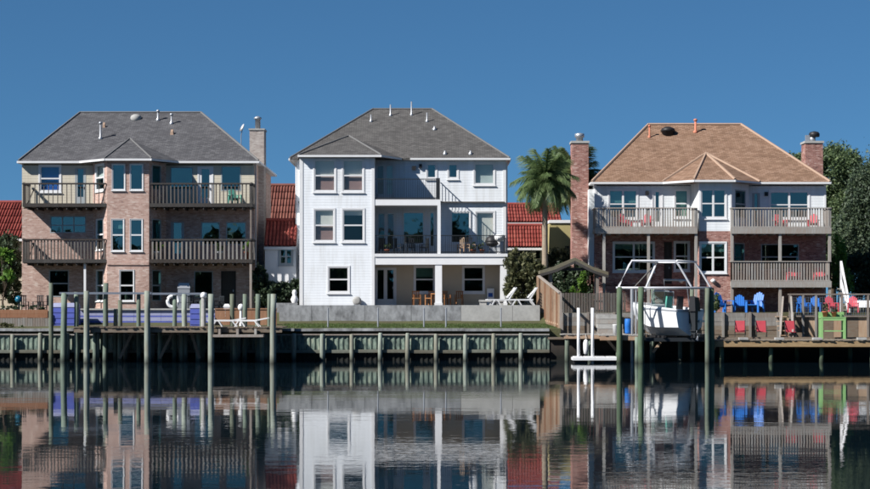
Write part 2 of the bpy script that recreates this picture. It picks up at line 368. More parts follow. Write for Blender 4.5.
def window(parent, fr, r, style='dh', fm=None, blind=None, cover=1.0, trim=.09, gl=None, name='window', low=None):
    fm = fm or trim_white; gl = gl or glass; u0, u1, v0, v1 = r; m = MB(); t = .06
    m.ring(fr, u0, u1, v0, v1, t, -.12, .012)
    if trim: m.ring(fr, u0 - trim, u1 + trim, v0 - trim, v1 + trim, trim, .002, .035)
    panes = []
    a, b, c, d = u0 + t, u1 - t, v0 + t, v1 - t
    if style == 'dh':
        vm = (c + d) / 2; m.fbox(fr, a, b, vm - .04, vm + .04, -.09, .004); panes = [(a, b, c, vm - .04), (a, b, vm + .04, d)]
    elif style == 'fixed': panes = [(a, b, c, d)]
    elif style == 'pair':
        um = (a + b) / 2; vm = (c + d) / 2; m.fbox(fr, um - .06, um + .06, c, d, -.1, .008)
        for p, q in ((a, um - .06), (um + .06, b)):
            m.fbox(fr, p, q, vm - .035, vm + .035, -.09, .004); panes += [(p, q, c, vm - .035), (p, q, vm + .035, d)]
    elif style == 'triple':
        w3 = (b - a) / 3; vm = c + (d - c) * .45
        for k in range(3):
            p, q = a + k * w3 + (.03 if k else 0), a + (k + 1) * w3 - (.03 if k < 2 else 0)
            if k < 2: m.fbox(fr, q, q + .06, c, d, -.09, .004)
            m.fbox(fr, p, q, vm - .03, vm + .03, -.085, .002); panes += [(p, q, c, vm - .03), (p, q, vm + .03, d)]
    elif style == 'french':
        um = (a + b) / 2; m.fbox(fr, um - .11, um + .11, c, d, -.1, .006); m.fbox(fr, a, um - .11, c, c + .25, -.1, .006); m.fbox(fr, um + .11, b, c, c + .25, -.1, .006)
        panes = [(a + .04, um - .11, c + .25, d), (um + .11, b - .04, c + .25, d)]; m.fbox(fr, a, a + .04, c, d, -.1, .006); m.fbox(fr, b - .04, b, c, d, -.1, .006)
    elif style == 'halfdoor':
        m.fbox(fr, a, b, c, c + (d - c) * .18, -.09, .004); m.fbox(fr, a, a + .1, c, d, -.085, .003); m.fbox(fr, b - .1, b, c, d, -.085, .003); panes = [(a + .1, b - .1, c + (d - c) * .18, d)]
    o = m.build(name, fm, parent)
    for k, p in enumerate(panes): MB().fbox(fr, p[0], p[1], p[2], p[3], -.062, -.05).build('pane', low if low and k % 2 == 0 and len(panes) > 1 else gl, o)
    if blind: MB().fbox(fr, u0 + .02, u1 - .02, v1 - (v1 - v0) * cover, v1 - .02, -.20, -.175).build('blind', blind, o)
    if name == 'window' and trim: MB().fbox(fr, u0 - trim - .03, u1 + trim + .03, v0 - trim - .05, v0 - trim, .002, .085).build('sill', fm, o)
    if name == 'door': MB().fbox(fr, u1 - .16, u1 - .12, v0 + .95, v0 + 1.1, .01, .06).build('handle', galv, o)
    return o
def solid_door(parent, fr, r, mat, fm):
    u0, u1, v0, v1 = r; m = MB().fbox(fr, u0 + .06, u1 - .06, v0 + .02, v1 - .06, -.1, -.05); m.ring(fr, u0, u1, v0, v1, .06, -.12, .012)
    o = m.build('door', mat, parent)
    for k in (0, 1): MB().fbox(fr, u0 + .18, u1 - .18, v0 + .2 + k * (v1 - v0) * .48, v0 + .1 + (k + 1) * (v1 - v0) * .44, -.05, -.035).build('panel', mat, o)
    MB().fbox(fr, u1 - .2, u1 - .15, v0 + .95, v0 + 1.08, -.05, 0).build('handle', galv, o); return o
BAL = {}
def railing(parent, pts, z0, z1, sp, pw, mat, top=(.09, .06), bot=True, postmat=None, poststep=None, pd=None, bname='baluster'):
    key = (round(z1 - z0, 3), pw, mat.name, pd)
    if key not in BAL: q = pd or pw; BAL[key] = MB().box(-pw / 2, pw / 2, -q / 2, q / 2, 0, z1 - z0 - .02).mesh(bname, mat)
    m = MB()
    for a, b in zip(pts, pts[1:]):
        m.beam((a[0], a[1], z1), (b[0], b[1], z1), *top)
        if bot: m.beam((a[0], a[1], z0 + .1), (b[0], b[1], z0 + .1), .04, .06)
        L = math.hypot(b[0] - a[0], b[1] - a[1]); n = max(2, int(L / sp)); an = math.atan2(b[1] - a[1], b[0] - a[0])
        for k in range(n):
            t = (k + .5) / n; jx = random.uniform(-.008, .008)
            add(bname, BAL[key], parent, (a[0] + (b[0] - a[0]) * t + jx, a[1] + (b[1] - a[1]) * t, z0), rot=(0, random.uniform(-.008, .008), an))
    m.build('handrail', postmat or mat, parent)
def post(parent, x, y, z0, z1, w, mat, name='post'):
    return MB().box(x - w / 2, x + w / 2, y - w / 2, y + w / 2, z0, z1).build(name, mat, parent)
def hip_roof(parent, x0, x1, y0, y1, ze, xa, xb, yr, zr, mat, th=.14):
    A, B, C, E = (x0, y0), (x1, y0), (x1, y1), (x0, y1); R0, R1 = (xa, yr, zr), (xb, yr, zr); z = lambda p, d=0: (p[0], p[1], ze + d)
    m = MB(); m.quad(z(A, th), z(B, th), (xb, yr, zr + th), (xa, yr, zr + th)); m.quad(z(B, th), z(C, th), (xb, yr, zr + th)); m.quad(z(C, th), z(E, th), (xa, yr, zr + th), (xb, yr, zr + th)); m.quad(z(E, th), z(A, th), (xa, yr, zr + th))
    for p, q in ((A, B), (B, C), (C, E), (E, A)): m.quad(z(p), z(q), z(q, th), z(p, th))
    o = m.build('roof', mat, parent)
    MB().quad(z(A, .01), z(E, .01), z(C, .01), z(B, .01)).build('soffit', trim_white, parent)
    return o
def gutter(parent, pts, mat, h=.12, t=.09):
    m = MB()
    for a, b in zip(pts, pts[1:]):
        d = Vector((b[0] - a[0], b[1] - a[1], 0)).normalized() * .05
        m.beam((a[0] - d.x, a[1] - d.y, a[2]), (b[0] + d.x, b[1] + d.y, b[2]), t, h)
    return m.build('gutter', mat, parent)
def caps(roof, segs, mat, r=.09):
    for a, b in segs:
        a, b = Vector(a), Vector(b); MB().tube([a + Vector((0, 0, .02)), b + Vector((0, 0, .02))], r, 6).build('ridge_cap', mat, roof)
def on_slope(px, py, y0, ze, t):
    k = (py - HZ) / F; Y = (CH - k * D - ze + y0 * t) / (t + k); return Vector((PX(px, Y), Y, PZ(py, Y)))
def cross_hip(parent, pts, apex, ze, mat, th=.14, name='bay_roof'):
    m = MB(); a = (apex.x, apex.y, apex.z + th * .5)
    for p, q in zip(pts, pts[1:]): m.quad((*p, ze + th), (*q, ze + th), a); m.quad((*p, ze), (*q, ze), (*q, ze + th), (*p, ze + th))
    m.quad(*[(*p, ze + .015) for p in reversed(pts)])
    return m.build(name, mat, parent)
def pipe_vent(roof, p, top, mat, r=.06, cap=True):
    h = PZ(top, p.y) - p.z; m = MB().lathe([(r * 2.2, -.12), (r * 2.2, .05), (r, .12), (r, h)], 10, p)
    if cap: m.lathe([(r * 1.1, h), (r * 1.9, h + .02), (r * 1.7, h + .12), (r * .4, h + .16)], 10, p)
    return m.build('vent_pipe', mat, roof, True)
def box_vent(roof, p, mat, w=.3):
    return MB().hexa([p + Vector(q) for q in ((-w, -w, -.2), (w, -w, -.2), (w, w, .1), (-w, w, .1), (-w * .6, -w * .6, .16), (w * .6, -w * .6, .16), (w * .6, w * .5, .3), (-w * .6, w * .5, .3))]).build('roof_vent', mat, roof)
def rooms(parent, x0, x1, y, zs):
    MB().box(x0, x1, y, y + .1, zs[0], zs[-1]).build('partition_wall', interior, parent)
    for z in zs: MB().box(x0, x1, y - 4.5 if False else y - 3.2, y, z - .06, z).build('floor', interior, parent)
def doall(parent, fr, z0, z1, mat, specs, u0=0.0, u1=None):
    rs = [fr.r(*s[0]) for s in specs]; wall(parent, fr, z0, z1, rs, mat, u0, u1)
    for r, s in zip(rs, specs):
        kw = dict(s[1]); kind = kw.pop('kind', 'window')
        if kind == 'solid': solid_door(parent, fr, r, kw['mat'], kw['fm'])
        else: window(parent, fr, r, name=kind, **kw)

# ================================================================== HOUSE A: pink brick
yf, yb = 8.0, 10.0
hA = thing('brick_house', (PX(140, yb), yb + 5, 2.72), 'pink brick three storey house with grey shingled hip roof and dark balconies', 'house')
z1, z2, ze = PZ(262, yf), PZ(206, yf), PZ(163, 9.65)
xl, xr = PX(22, yb), PX(254.5, yb)
L0, L1, R1, R0 = (PX(93, yb), yb), (PX(107, yf), yf), (PX(149, yf), yf), (PX(166, yb), yb)
fl = Fr((xl, yb), L0); fa = Fr(L0, L1); fb = Fr(L1, R1); fc = Fr(R1, R0); fd = Fr(R0, (xr, yb)); fs = Fr((xr, yb), (xr, yb + 12)); fz = Fr((xl, yb + 12), (xl, yb))
G = dict(fm=trim_grey, trim=.0)
W = dict(trim=.02)
doall(hA, fl, 2.6, z1, pink_brick, [((49, 69, 270, 297), dict(style='dh', **G))])
doall(hA, fl, z1, z2, pink_brick, [((50, 86, 216, 233), dict(style='triple', **G))])
doall(hA, fl, z2, ze, cream_siding, [((40, 60, 166, 191), dict(style='dh', blind=blue_blind, gl=glass_clear)), ((75, 86, 168, 204), dict(kind='door', style='halfdoor', **G))])
doall(hA, fa, 2.6, z1, pink_brick, [((96.5, 103.5, 270, 301), dict(style='dh', **W))])
doall(hA, fa, z1, z2, pink_brick, [((96.5, 103.5, 219, 250), dict(style='dh', **W))])
doall(hA, fa, z2, ze, pink_brick, [((96, 104, 165, 190), dict(style='dh', blind=curtain_w, cover=.55, gl=glass_clear))])
doall(hA, fb, 2.6, z1, pink_brick, [((119.5, 134, 270, 301), dict(style='dh', **W))])
doall(hA, fb, z1, z2, pink_brick, [((111.5, 124, 219, 251), dict(style='dh', blind=blind_mat, cover=.3, **W)), ((130, 142.5, 219, 251), dict(style='dh', **W))])
doall(hA, fb, z2, ze, pink_brick, [((112, 125, 164, 190), dict(style='fixed', **W)), ((130, 143, 164, 190), dict(style='fixed', **W))])
doall(hA, fc, 2.6, z1, pink_brick, [((152, 161, 270, 301), dict(style='dh', **G))])
doall(hA, fc, z1, z2, pink_brick, [((152, 161, 219, 250), dict(style='fixed', **G))])
doall(hA, fc, z2, ze, pink_brick, [((152, 161, 165, 190), dict(style='fixed', **G))])
doall(hA, fd, 2.6, z1, pink_brick, [((194, 213, 271, 298), dict(style='fixed', **G)), ((221, 236, 271, 307), dict(kind='solid', mat=dark_wood, fm=dark_wood))])
doall(hA, fd, z1, z2, pink_brick, [((171, 184, 222, 261), dict(kind='door', style='halfdoor', **G)), ((201, 220, 222, 245), dict(style='fixed', blind=curtain_w, cover=.2, **G)), ((226, 246, 222, 245), dict(style='fixed', **G))])
doall(hA, fd, z2, ze, cream_siding, [((170, 193, 167, 190), dict(style='fixed', **G)), ((199, 212, 168, 205), dict(kind='door', style='halfdoor')), ((221, 241, 166, 191), dict(style='fixed', **G))])
wall(hA, fs, 2.6, ze, [], pink_brick); wall(hA, fz, 2.6, ze, [], pink_brick); wall(hA, Fr((xr, yb + 12), (xl, yb + 12)), 2.6, ze, [], pink_brick)
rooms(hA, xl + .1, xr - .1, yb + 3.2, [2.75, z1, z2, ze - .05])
MB().beam((L1[0], L1[1] - .03, z1 - .1), (R1[0], R1[1] - .03, z1 - .1), .06, .16).build('brick_course', pink_brick, hA)
# balconies
def balcA(poly, front, zb, sp, pw, mat):
    m = MB().prism(poly, zb, zb + .22); b = m.build('balcony', dark_wood, hA)
    for k in range(int((poly[1][0] - poly[0][0]) / .6)):
        x = poly[0][0] + .3 + k * .6; MB().box(x - .03, x + .03, poly[0][1] + .05, poly[-1][1] - .05, zb - .16, zb - .003).build('joist', dark_wood, b)
    railing(b, front, zb - .02, zb + 1.42, sp, pw, mat, top=(.14, .10), pd=.04, postmat=dark_wood)
    return b
x22, x107 = PX(22.5, yf), PX(106.5, yf); x149, x253 = PX(149.5, yf), PX(252.5, yf)
poly_l = [(x22, yf), (x107, yf), (PX(94, yb), yb - .01), (x22, yb - .01)]; poly_r = [(x149, yf), (x253, yf), (x253, yb - .01), (PX(165, yb), yb - .01)]
fl_ = [(x22 + .04, yb - .1), (x22 + .04, yf + .03), (x107 - .04, yf + .03)]; fr_ = [(x149 + .04, yf + .03), (x253 - .04, yf + .03), (x253 - .04, yb - .1)]
for poly, fp, zb, sp, pw, mt in ((poly_l, fl_, z2 - .05, .27, .05, mid_wood), (poly_l, fl_, z1 - .05, .20, .09, mid_wood), (poly_r, fr_, z2 - .05, .23, .07, mid_wood), (poly_r, fr_, z1 - .05, .25, .10, grey_wood)):
    bb = balcA(poly, fp, zb, sp, pw, mt)
    ex = poly[0][0] + .07 if poly is poly_l else poly[1][0] - .07
    post(bb, ex, yf + .07, zb + .2, zb + 1.5, .12, dark_wood)
    if poly is poly_l: MB().beam((x22 + .3, yf + .12, zb + .22), (x22 + .3, yb - .05, zb + 1.2), .05, .05).build('brace', dark_wood, bb)
post(hA, x253 - .12, yf + .12, 2.7, z1 - .06, .14, pale_wood); post(hA, x253 - .12, yf + .16, z1 + .2, z2 - .06, .10, grey_wood)
post(hA, PX(85, yf + .3), yf + .3, 2.7, z1 - .06, .13, white_paint)
# roof
ye = yb - .35; t_ = None
ex0, ex1, ey1 = PX(18.5, ye), PX(258.5, ye), yb + 12.4; yr = 16.2
ra, rb_, zr = PX(80, yr), PX(201, yr), PZ(112.5, yr) - .14
roofA = hip_roof(hA, ex0, ex1, ye, ey1, ze, ra, rb_, yr, zr, grey_shingle); tA = (zr - ze) / (yr - ye)
ap = on_slope(130, 139.5, ye, ze + .14, tA)
bpts = [(PX(80, ye), ye + .02), (PX(104.5, 7.6), 7.6), (PX(151.5, 7.6), 7.6), (PX(178, ye), ye + .02)]
crA = cross_hip(roofA, bpts, ap, ze, grey_shingle)
gutter(hA, [(ex0, ye - .05, ze + .06), (bpts[0][0], ye - .05, ze + .06), (bpts[1][0], 7.55, ze + .06), (bpts[2][0], 7.55, ze + .06), (bpts[3][0], ye - .05, ze + .06), (ex1, ye - .05, ze + .06)], trim_white)
gutter(hA, [(ex0 - .05, ye, ze + .06), (ex0 - .05, ey1, ze + .06)], trim_white); gutter(hA, [(ex1 + .05, ye, ze + .06), (ex1 + .05, ey1, ze + .06)], trim_white)
caps(roofA, [((ra, yr, zr + .14), (rb_, yr, zr + .14)), ((ex0, ye, ze + .14), (ra, yr, zr + .14)), ((ex1, ye, ze + .14), (rb_, yr, zr + .14))], grey_cap, .07)
for q in bpts[1:3]: caps(roofA, [((*q, ze + .14), (ap.x, ap.y, ap.z + .07))], grey_cap, .05)
zb_ = ze + .14
for px, py, tp in ((100.5, 138.5, 124), (158, 120, 112), (171.5, 123.5, 115.5)): pipe_vent(roofA, on_slope(px, py, ye, zb_, tA), tp, galv)
pp = on_slope(136, 118, ye, zb_, tA); MB().lathe([(.36, -.25), (.36, .05), (.3, .16), (.16, .24), (.02, .26)], 16, pp).build('skylight_dome', pale_concrete, roofA, True)
box_vent(roofA, on_slope(172, 134, ye, zb_, tA), tan_cap, .12); box_vent(roofA, on_slope(104, 127, ye, zb_, tA), tan_cap, .1)
# chimney
yc = 12.6; c0, c1, ct = PX(249.5, yc), PX(264, yc), PZ(130, yc)
ch = MB().box(c0, c1, yc, yc + 1.5, 2.7, ct).build('chimney', grey_brick, hA)
MB().box(c0 - .05, c1 + .05, yc - .05, yc + 1.55, ct, ct + .1).build('chimney_cap', pale_concrete, ch)
cx = (c0 + c1) / 2; MB().lathe([(.17, .1), (.17, .75), (.24, .76), (.24, .86), (.06, .95)], 12, (cx, yc + .7, ct)).build('flue', galv, ch, True)
dx, dz = PX(242.5, 15), PZ(128, 15)
m = MB().lathe([(.02, -.05), (.18, -.02), (.27, .05), (.28, .06)], 14); dish = add('satellite_dish', m.mesh('satellite_dish', white_paint, True), roofA, (dx, 15, dz), rot=(math.radians(20), math.radians(-62), 0))
MB().tube([(dx, 15.02, dz - .02), (dx - .1, 15.1, dz - .5), (dx - .1, 15.1, on_slope(242, 140, ye, zb_, tA).z - 1.2)], .03, 6).build('mast', galv, roofA)
MB().tube([(xr + .06, yb + .15, ze), (xr + .06, yb + .15, 2.7)], .05, 6).build('downspout', trim_grey, hA)

# ================================================================== HOUSE B: white
yf, yb = 9.0, 11.4; PAT = 3.15
hB = thing('white_house', (PX(402, yb), yb + 5, 2.75), 'white three storey house with brown grey hip roof and columned porch', 'house')
z1, z2, ze = PZ(254.5, yf), PZ(199.5, yf), PZ(157.5, 8.7)
bx0, bx1 = PX(299.5, yf), PX(374.5, yf); mx0, mx1 = PX(297, yb), PX(506, yb)
f1 = Fr((bx0, yf), (bx1, yf)); f2 = Fr((bx1, yf), (bx1, yb)); f3 = Fr((bx1, yb), (mx1, yb))
BL = dict(blind=blind_mat, gl=glass_clear, low=glass_screen)
zz = [2.7, z1, z2, ze + .1]
doall(hB, f1, 2.7, z1, white_siding, [((328.5, 348.5, 267, 292), dict(style='dh'))])
doall(hB, f1, z1, z2, white_siding, [((314.5, 334, 209.5, 241), dict(style='dh', cover=.98, **BL)), ((343, 363.5, 209.5, 241), dict(style='dh', cover=.18, **BL))])
doall(hB, f1, z2, ze + .1, white_siding, [((314.5, 335, 160, 191), dict(style='dh', cover=.98, **BL)), ((343, 363, 160, 191), dict(style='dh', cover=.95, **BL))])
wall(hB, f2, 2.7, ze + .1, [], white_siding)
wall(hB, Fr((bx0, yb), (bx0, yf)), 2.7, ze + .1, [], white_siding)
wall(hB, Fr((mx0, yb + 12), (mx0, yb)), 2.7, ze + .1, [], white_siding); wall(hB, Fr((mx0, yb), (bx0, yb)), 2.7, ze + .1, [], white_siding)
wall(hB, Fr((mx1, yb), (mx1, yb + 12)), 2.7, ze + .1, [], white_siding); wall(hB, Fr((mx1, yb + 12), (mx0, yb + 12)), 2.7, ze + .1, [], white_siding)
doall(hB, f3, 2.7, z1 - .5, tan_stucco, [((376, 395, 269, 304), dict(kind='door', style='french')), ((415, 434, 267, 292), dict(style='dh', blind=blind_mat, cover=.4)), ((463.5, 483.5, 267, 292), dict(style='dh'))])
doall(hB, f3, z1 - .5, z2, white_siding, [((377, 395, 213, 254), dict(kind='door', style='french', blind=red_blind, cover=.45, gl=glass_clear)), ((403, 424, 212, 244), dict(style='fixed')), ((428, 436, 212, 254), dict(kind='door', style='halfdoor')), ((451, 470, 212, 243), dict(style='fixed')), ((476, 494, 212, 243), dict(style='fixed', blind=blind_mat, gl=glass_clear))])
doall(hB, f3, z2, ze + .1, white_siding, [((376, 394, 165, 199), dict(kind='door', style='french', cover=.95, **BL)), ((427, 436, 164, 178), dict(style='fixed')), ((448.5, 457.5, 164, 178), dict(style='fixed')), ((474.5, 494, 163.5, 184), dict(style='fixed', blind=curtain_w, gl=glass_clear))])
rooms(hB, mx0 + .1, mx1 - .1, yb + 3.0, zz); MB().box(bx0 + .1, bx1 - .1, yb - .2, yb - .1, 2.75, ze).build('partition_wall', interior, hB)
MB().fbox(f3, f3.u(412), f3.u(416), PZ(170, yb), PZ(166, yb), 0, .15).build('wall_lamp', black, hB); MB().fbox(f3, f3.u(419), f3.u(422), PZ(168, yb), PZ(164, yb), 0, .15).build('wall_lamp', black, hB)
for (a, b) in ((299.5, 303), (371.5, 374.5)): MB().fbox(f1, max(f1.u(a), .001), min(f1.u(b), f1.L - .001), 2.75, ze, .002, .03).build('corner_board', trim_white, hB)
u = f3.u(503); MB().fbox(f3, u, f3.L, 2.75, ze, .002, .03).build('corner_board', trim_white, hB)
# decks
dk = MB().box(bx1 + .004, PX(506.5, yf), yf, yb - .004, z1 - .62, z1); deck2 = dk.build('balcony', white_paint, hB); MB().box(bx1 + .01, PX(506, yf), yf + .01, yb - .01, z1 + .004, z1 + .03).build('decking', mid_wood, deck2)
MB().box(bx1 + .01, PX(507.5, yf), yf - .06, yf, z1 - .14, z1 + .05).build('cornice', trim_white, deck2)
railing(deck2, [(bx1 + .05, yf + .06), (PX(505, yf), yf + .06), (PX(505, yf), yb - .05)], z1 + .05, PZ(235.5, yf), .115, .02, dark_metal, top=(.06, .05))
for px in (405, 470): post(deck2, PX(px, yf), yf + .06, z1, PZ(235, yf), .06, dark_metal, 'rail_post')
tb = MB().box(bx1 + .004, PX(440.5, yf), yf, yb - .004, z2 - .36, z2).build('balcony', white_paint, hB); MB().box(bx1 + .01, PX(440, yf), yf + .01, yb - .01, z2 + .004, z2 + .03).build('decking', mid_wood, tb)
railing(tb, [(bx1 + .05, yf + .06), (PX(439.5, yf), yf + .06), (PX(439.5, yf), yb - .05)], z2, PZ(179, yf), .115, .02, dark_metal, top=(.06, .05))
MB().box(PX(436, yf), PX(440, yf), yf + .02, yf + .12, z2 + .004, PZ(178, yf)).build('post', dark_metal, tb)
post(hB, PX(439, yf), yf + .1, z1 + .001, z2 - .361, .2, white_paint, 'column')
for px, wd in ((438.5, .42), (503.5, .40)):
    x = PX(px, yf); c = post(hB, x, yf + .25, PAT, z1 - .621, wd, white_paint, 'column')
    MB().box(x - wd / 2 - .04, x + wd / 2 + .04, yf + .25 - wd / 2 - .04, yf + .25 + wd / 2 + .04, PAT, PAT + .16).build('plinth', trim_white, c)
# roof B
ye = yb - .3; ex0, ex1, ey1 = PX(290, ye), PX(509.5, ye), yb + 12.3; yr = 17.3; ra, rb_, zr = PX(373, yr), PX(432, yr), PZ(109, yr) - .14
ze_ = ze + .02
roofB = hip_roof(hB, ex0, ex1, ye, ey1, ze_, ra, rb_, yr, zr, taupe_shingle); tB = (zr - ze_) / (yr - ye); zb_ = ze_ + .14
ap = on_slope(349, 137, ye, zb_, tB); q0, q1 = PX(298.5, 8.65), PX(381, 8.65)
cross_hip(roofB, [(PX(297, ye), ye + .02), (q0, 8.65), (q1, 8.65), (PX(402, ye), ye + .02)], ap, ze_, taupe_shingle)
gutter(hB, [(q0, 8.6, ze_ + .07), (q1, 8.6, ze_ + .07), (PX(401, ye), ye - .05, ze_ + .07)], trim_white); gutter(hB, [(PX(411, ye), ye - .06, ze_ + .07), (ex1, ye - .06, ze_ + .07)], trim_white)
gutter(hB, [(ex0 - .05, ye, ze_ + .05), (ex0 - .05, ey1, ze_ + .05)], trim_white); gutter(hB, [(ex1 + .05, ye, ze_ + .05), (ex1 + .05, ey1, ze_ + .05)], trim_white)
caps(roofB, [((ra, yr, zr + .14), (rb_, yr, zr + .14)), ((ex0, ye, zb_), (ra, yr, zr + .14)), ((ex1, ye, zb_), (rb_, yr, zr + .14)), ((q0, 8.65, zb_), (ap.x, ap.y, ap.z + .07)), ((q1, 8.65, zb_), (ap.x, ap.y, ap.z + .07))], grey_cap, .06)
for px, py, tp in ((371, 121.5, 114.5), (390.5, 115.5, 104.5), (411.5, 115, 101.5), (427, 121.5, 112.5)): pipe_vent(roofB, on_slope(px, py, ye, zb_, tB), tp, galv, .045, False)
for px, py in ((434.5, 129.5), (445, 154), (470.5, 154)): pipe_vent(roofB, on_slope(px, py, ye, zb_, tB), py - 3.5, galv, .06, False)
for x in (mx0 - .06, mx1 + .06): MB().tube([(x, yb + .1, ze - .1), (x, yb + .1, 2.75)], .05, 6).build('downspout', trim_white, hB)

# ================================================================== HOUSE C: red brick and ivory siding
yf, yb = 9.0, 11.0
hC = thing('brick_house', (PX(712, yb), yb + 5, 2.72), 'red brick house with ivory siding upper storey and tan shingled roof', 'house')
z1, z2, ze = PZ(284.5, yf), PZ(231, yf), PZ(184, 10.7)
xl, xr = PX(594.5, yb), PX(826, yb)
L0, L1, R1, R0 = (PX(691, yb), yb), (PX(699, yf), yf), (PX(731.5, yf), yf), (PX(749, yb), yb)
fl = Fr((xl, yb), L0); fa = Fr(L0, L1); fb = Fr(L1, R1); fc = Fr(R1, R0); fd = Fr(R0, (xr, yb))
for f in (fl, fa, fb, fc, fd): wall(hC, f, 2.6, z1, [], red_brick)
doall(hC, fl, z1, z2, red_brick, [((614, 653.5, 243, 271), dict(style='pair', blind=blind_mat, cover=.22)), ((664, 672, 242, 284), dict(kind='solid', mat=dark_wood, fm=dark_wood)), ((675, 688.5, 242.5, 270), dict(style='dh'))])
doall(hC, fl, z2, ze, c_siding, [((609, 637, 190, 218), dict(style='pair', blind=blind_mat, cover=.45)), ((653, 661.5, 191, 229), dict(kind='door', style='halfdoor')), ((675, 688, 190, 217), dict(style='dh', blind=green_blind, gl=glass_clear))])
wall(hC, fa, z1, z2, [], red_brick); wall(hC, fa, z2, ze, [], c_siding)
doall(hC, fb, z1, z2, red_brick, [((700.5, 725.5, 243, 272), dict(style='pair', blind=curtain_w, cover=.3))])
doall(hC, fb, z2, ze, c_siding, [((701, 725.5, 189.5, 217.5), dict(style='pair'))])
doall(hC, fc, z1, z2, red_brick, [((734, 744.5, 243, 272), dict(style='fixed', **G))])
doall(hC, fc, z2, ze, c_siding, [((735, 745.5, 190, 218), dict(style='dh', **G))])
doall(hC, fd, z1, z2, red_brick, [((761, 799, 244, 270), dict(style='pair', **G))])
doall(hC, fd, z2, ze, c_siding, [((752, 760, 193, 229), dict(kind='door', style='halfdoor', **G)), ((770, 808.5, 191.5, 218), dict(style='pair'))])
sl = Fr((xl, yb + 12), (xl, yb)); sr = Fr((xr, yb), (xr, yb + 12)); bk = Fr((xr, yb + 12), (xl, yb + 12))
for f in (sl, sr, bk): wall(hC, f, 2.6, z2, [], red_brick); wall(hC, f, z2, ze, [], c_siding)
rooms(hC, xl + .1, xr - .1, yb + 3.2, [2.75, z1, z2, ze - .05])
for px, py in ((647, 193), (766, 194)): u = fl.u(px) if px < 700 else fd.u(px); f = fl if px < 700 else fd; MB().fbox(f, u - .1, u + .1, PZ(py + 2, yb), PZ(py - 2, yb), 0, .18).build('wall_lamp', black, hC)
for px, py in ((681, 281), (713, 281)): f = fl if px < 699 else fb; MB().lathe([(.02, -.14), (.14, -.05), (.17, .05), (.02, .14)], 10, f.P(f.u(px), PZ(py, yf), .1)).build('wall_lamp', white_paint, hC, True)
for u in (.0, fl.L * .3): pass
MB().fbox(fl, .001, .14, z2, ze, .002, .03).build('corner_board', trim_white, hC); MB().fbox(fb, .001, .1, z2, ze, .002, .03).build('corner_board', trim_white, hC); MB().fbox(fb, fb.L - .1, fb.L - .001, z2, ze, .002, .03).build('corner_board', trim_white, hC); MB().fbox(fd, fd.L - .12, fd.L - .001, z2, ze, .002, .03).build('corner_board', trim_white, hC)
def balcC(pxa, pxb, zb, ztop, mat, posts, zpost):
    ya = 8.6; a, b = PX(pxa, ya), PX(pxb, ya); m = MB().prism([(a, ya), (b, ya), (b, yb - .01), (a, yb - .01)], zb, zb + .24); o = m.build('balcony', mat, hC)
    MB().box(a - .02, b + .02, ya - .05, ya, zb - .08, zb + .3).build('fascia', mat, o)
    for k in range(int((b - a) / .6)): x = a + .3 + .6 * k; MB().box(x - .03, x + .03, ya + .02, yb - .05, zb - .16, zb - .003).build('joist', mat, o)
    railing(o, [(a + .04, yb - .1), (a + .04, ya + .03), (b - .04, ya + .03), (b - .04, yb - .1)], zb + .24, ztop, .165, .085, mat, top=(.14, .06), pd=.03)
    for px in posts: post(o, PX(px, ya + .12), ya + .12, zpost, ztop - .035, .16, mat)
    return o
balcC(595.5, 697, z2 - .1, PZ(208, 8.6), pale_wood, (604, 648.5, 696), 2.7)
balcC(731, 831, z2 - .1, PZ(208, 8.6), pale_wood, (732, 780, 829.5), z1 + .2)
balcC(731, 831, z1 - .1, PZ(261.5, 8.6), pale_wood, (732, 780, 829.5), 2.7)
ye = yb - .35; ex0, ex1, ey1 = PX(592, ye), PX(830, ye), yb + 12.4; yr = 17.6; ra, rb_, zr = PX(648.5, yr), PX(741, yr), PZ(124.5, yr) - .14
roofC = hip_roof(hC, ex0, ex1, ye, ey1, ze, ra, rb_, yr, zr, tan_shingle); tC = (zr - ze) / (yr - ye); zb_ = ze + .14
ap = on_slope(706, 154.5, ye, zb_, tC); bpts = [(PX(663, ye), ye + .02), (PX(694, 8.6), 8.6), (PX(735, 8.6), 8.6), (PX(760, ye), ye + .02)]
cross_hip(roofC, bpts, ap, ze, tan_shingle)
gutter(hC, [(ex0, ye - .05, ze + .06), (bpts[0][0], ye - .05, ze + .06), (bpts[1][0], 8.55, ze + .06), (bpts[2][0], 8.55, ze + .06), (bpts[3][0], ye - .05, ze + .06), (ex1, ye - .05, ze + .06)], trim_white)
gutter(hC, [(ex0 - .05, ye, ze + .06), (ex0 - .05, ey1, ze + .06)], trim_white); gutter(hC, [(ex1 + .05, ye, ze + .06), (ex1 + .05, ey1, ze + .06)], trim_white)
A3 = (ap.x, ap.y, ap.z + .07)
caps(roofC, [((ra, yr, zr + .14), (rb_, yr, zr + .14)), ((ex0, ye, zb_), (ra, yr, zr + .14)), ((ex1, ye, zb_), (rb_, yr, zr + .14))] + [((*q, zb_), A3) for q in bpts], tan_cap, .09)
pipe_vent(roofC, on_slope(649.5, 137, ye, zb_, tC), 127, orange_pipe, .05); pipe_vent(roofC, on_slope(695.5, 132, ye, zb_, tC), 121, orange_pipe, .07)
MB().lathe([(.42, -.3), (.42, .1), (.5, .12), (.42, .3), (.15, .42)], 14, on_slope(668, 133, ye, zb_, tC)).build('turbine_vent', black, roofC, True)
def chimneyC(pxa, pxb, top, y, zb0):
    a, b, t = PX(pxa, y), PX(pxb, y), PZ(top, y); o = MB().box(a, b, y, y + 1.4, zb0, t).build('chimney', red_brick, hC)
    MB().box(a - .06, b + .06, y - .06, y + 1.46, t, t + .14).build('chimney_cap', pale_concrete, o)
    return o, (a + b) / 2, y + .6, t + .14
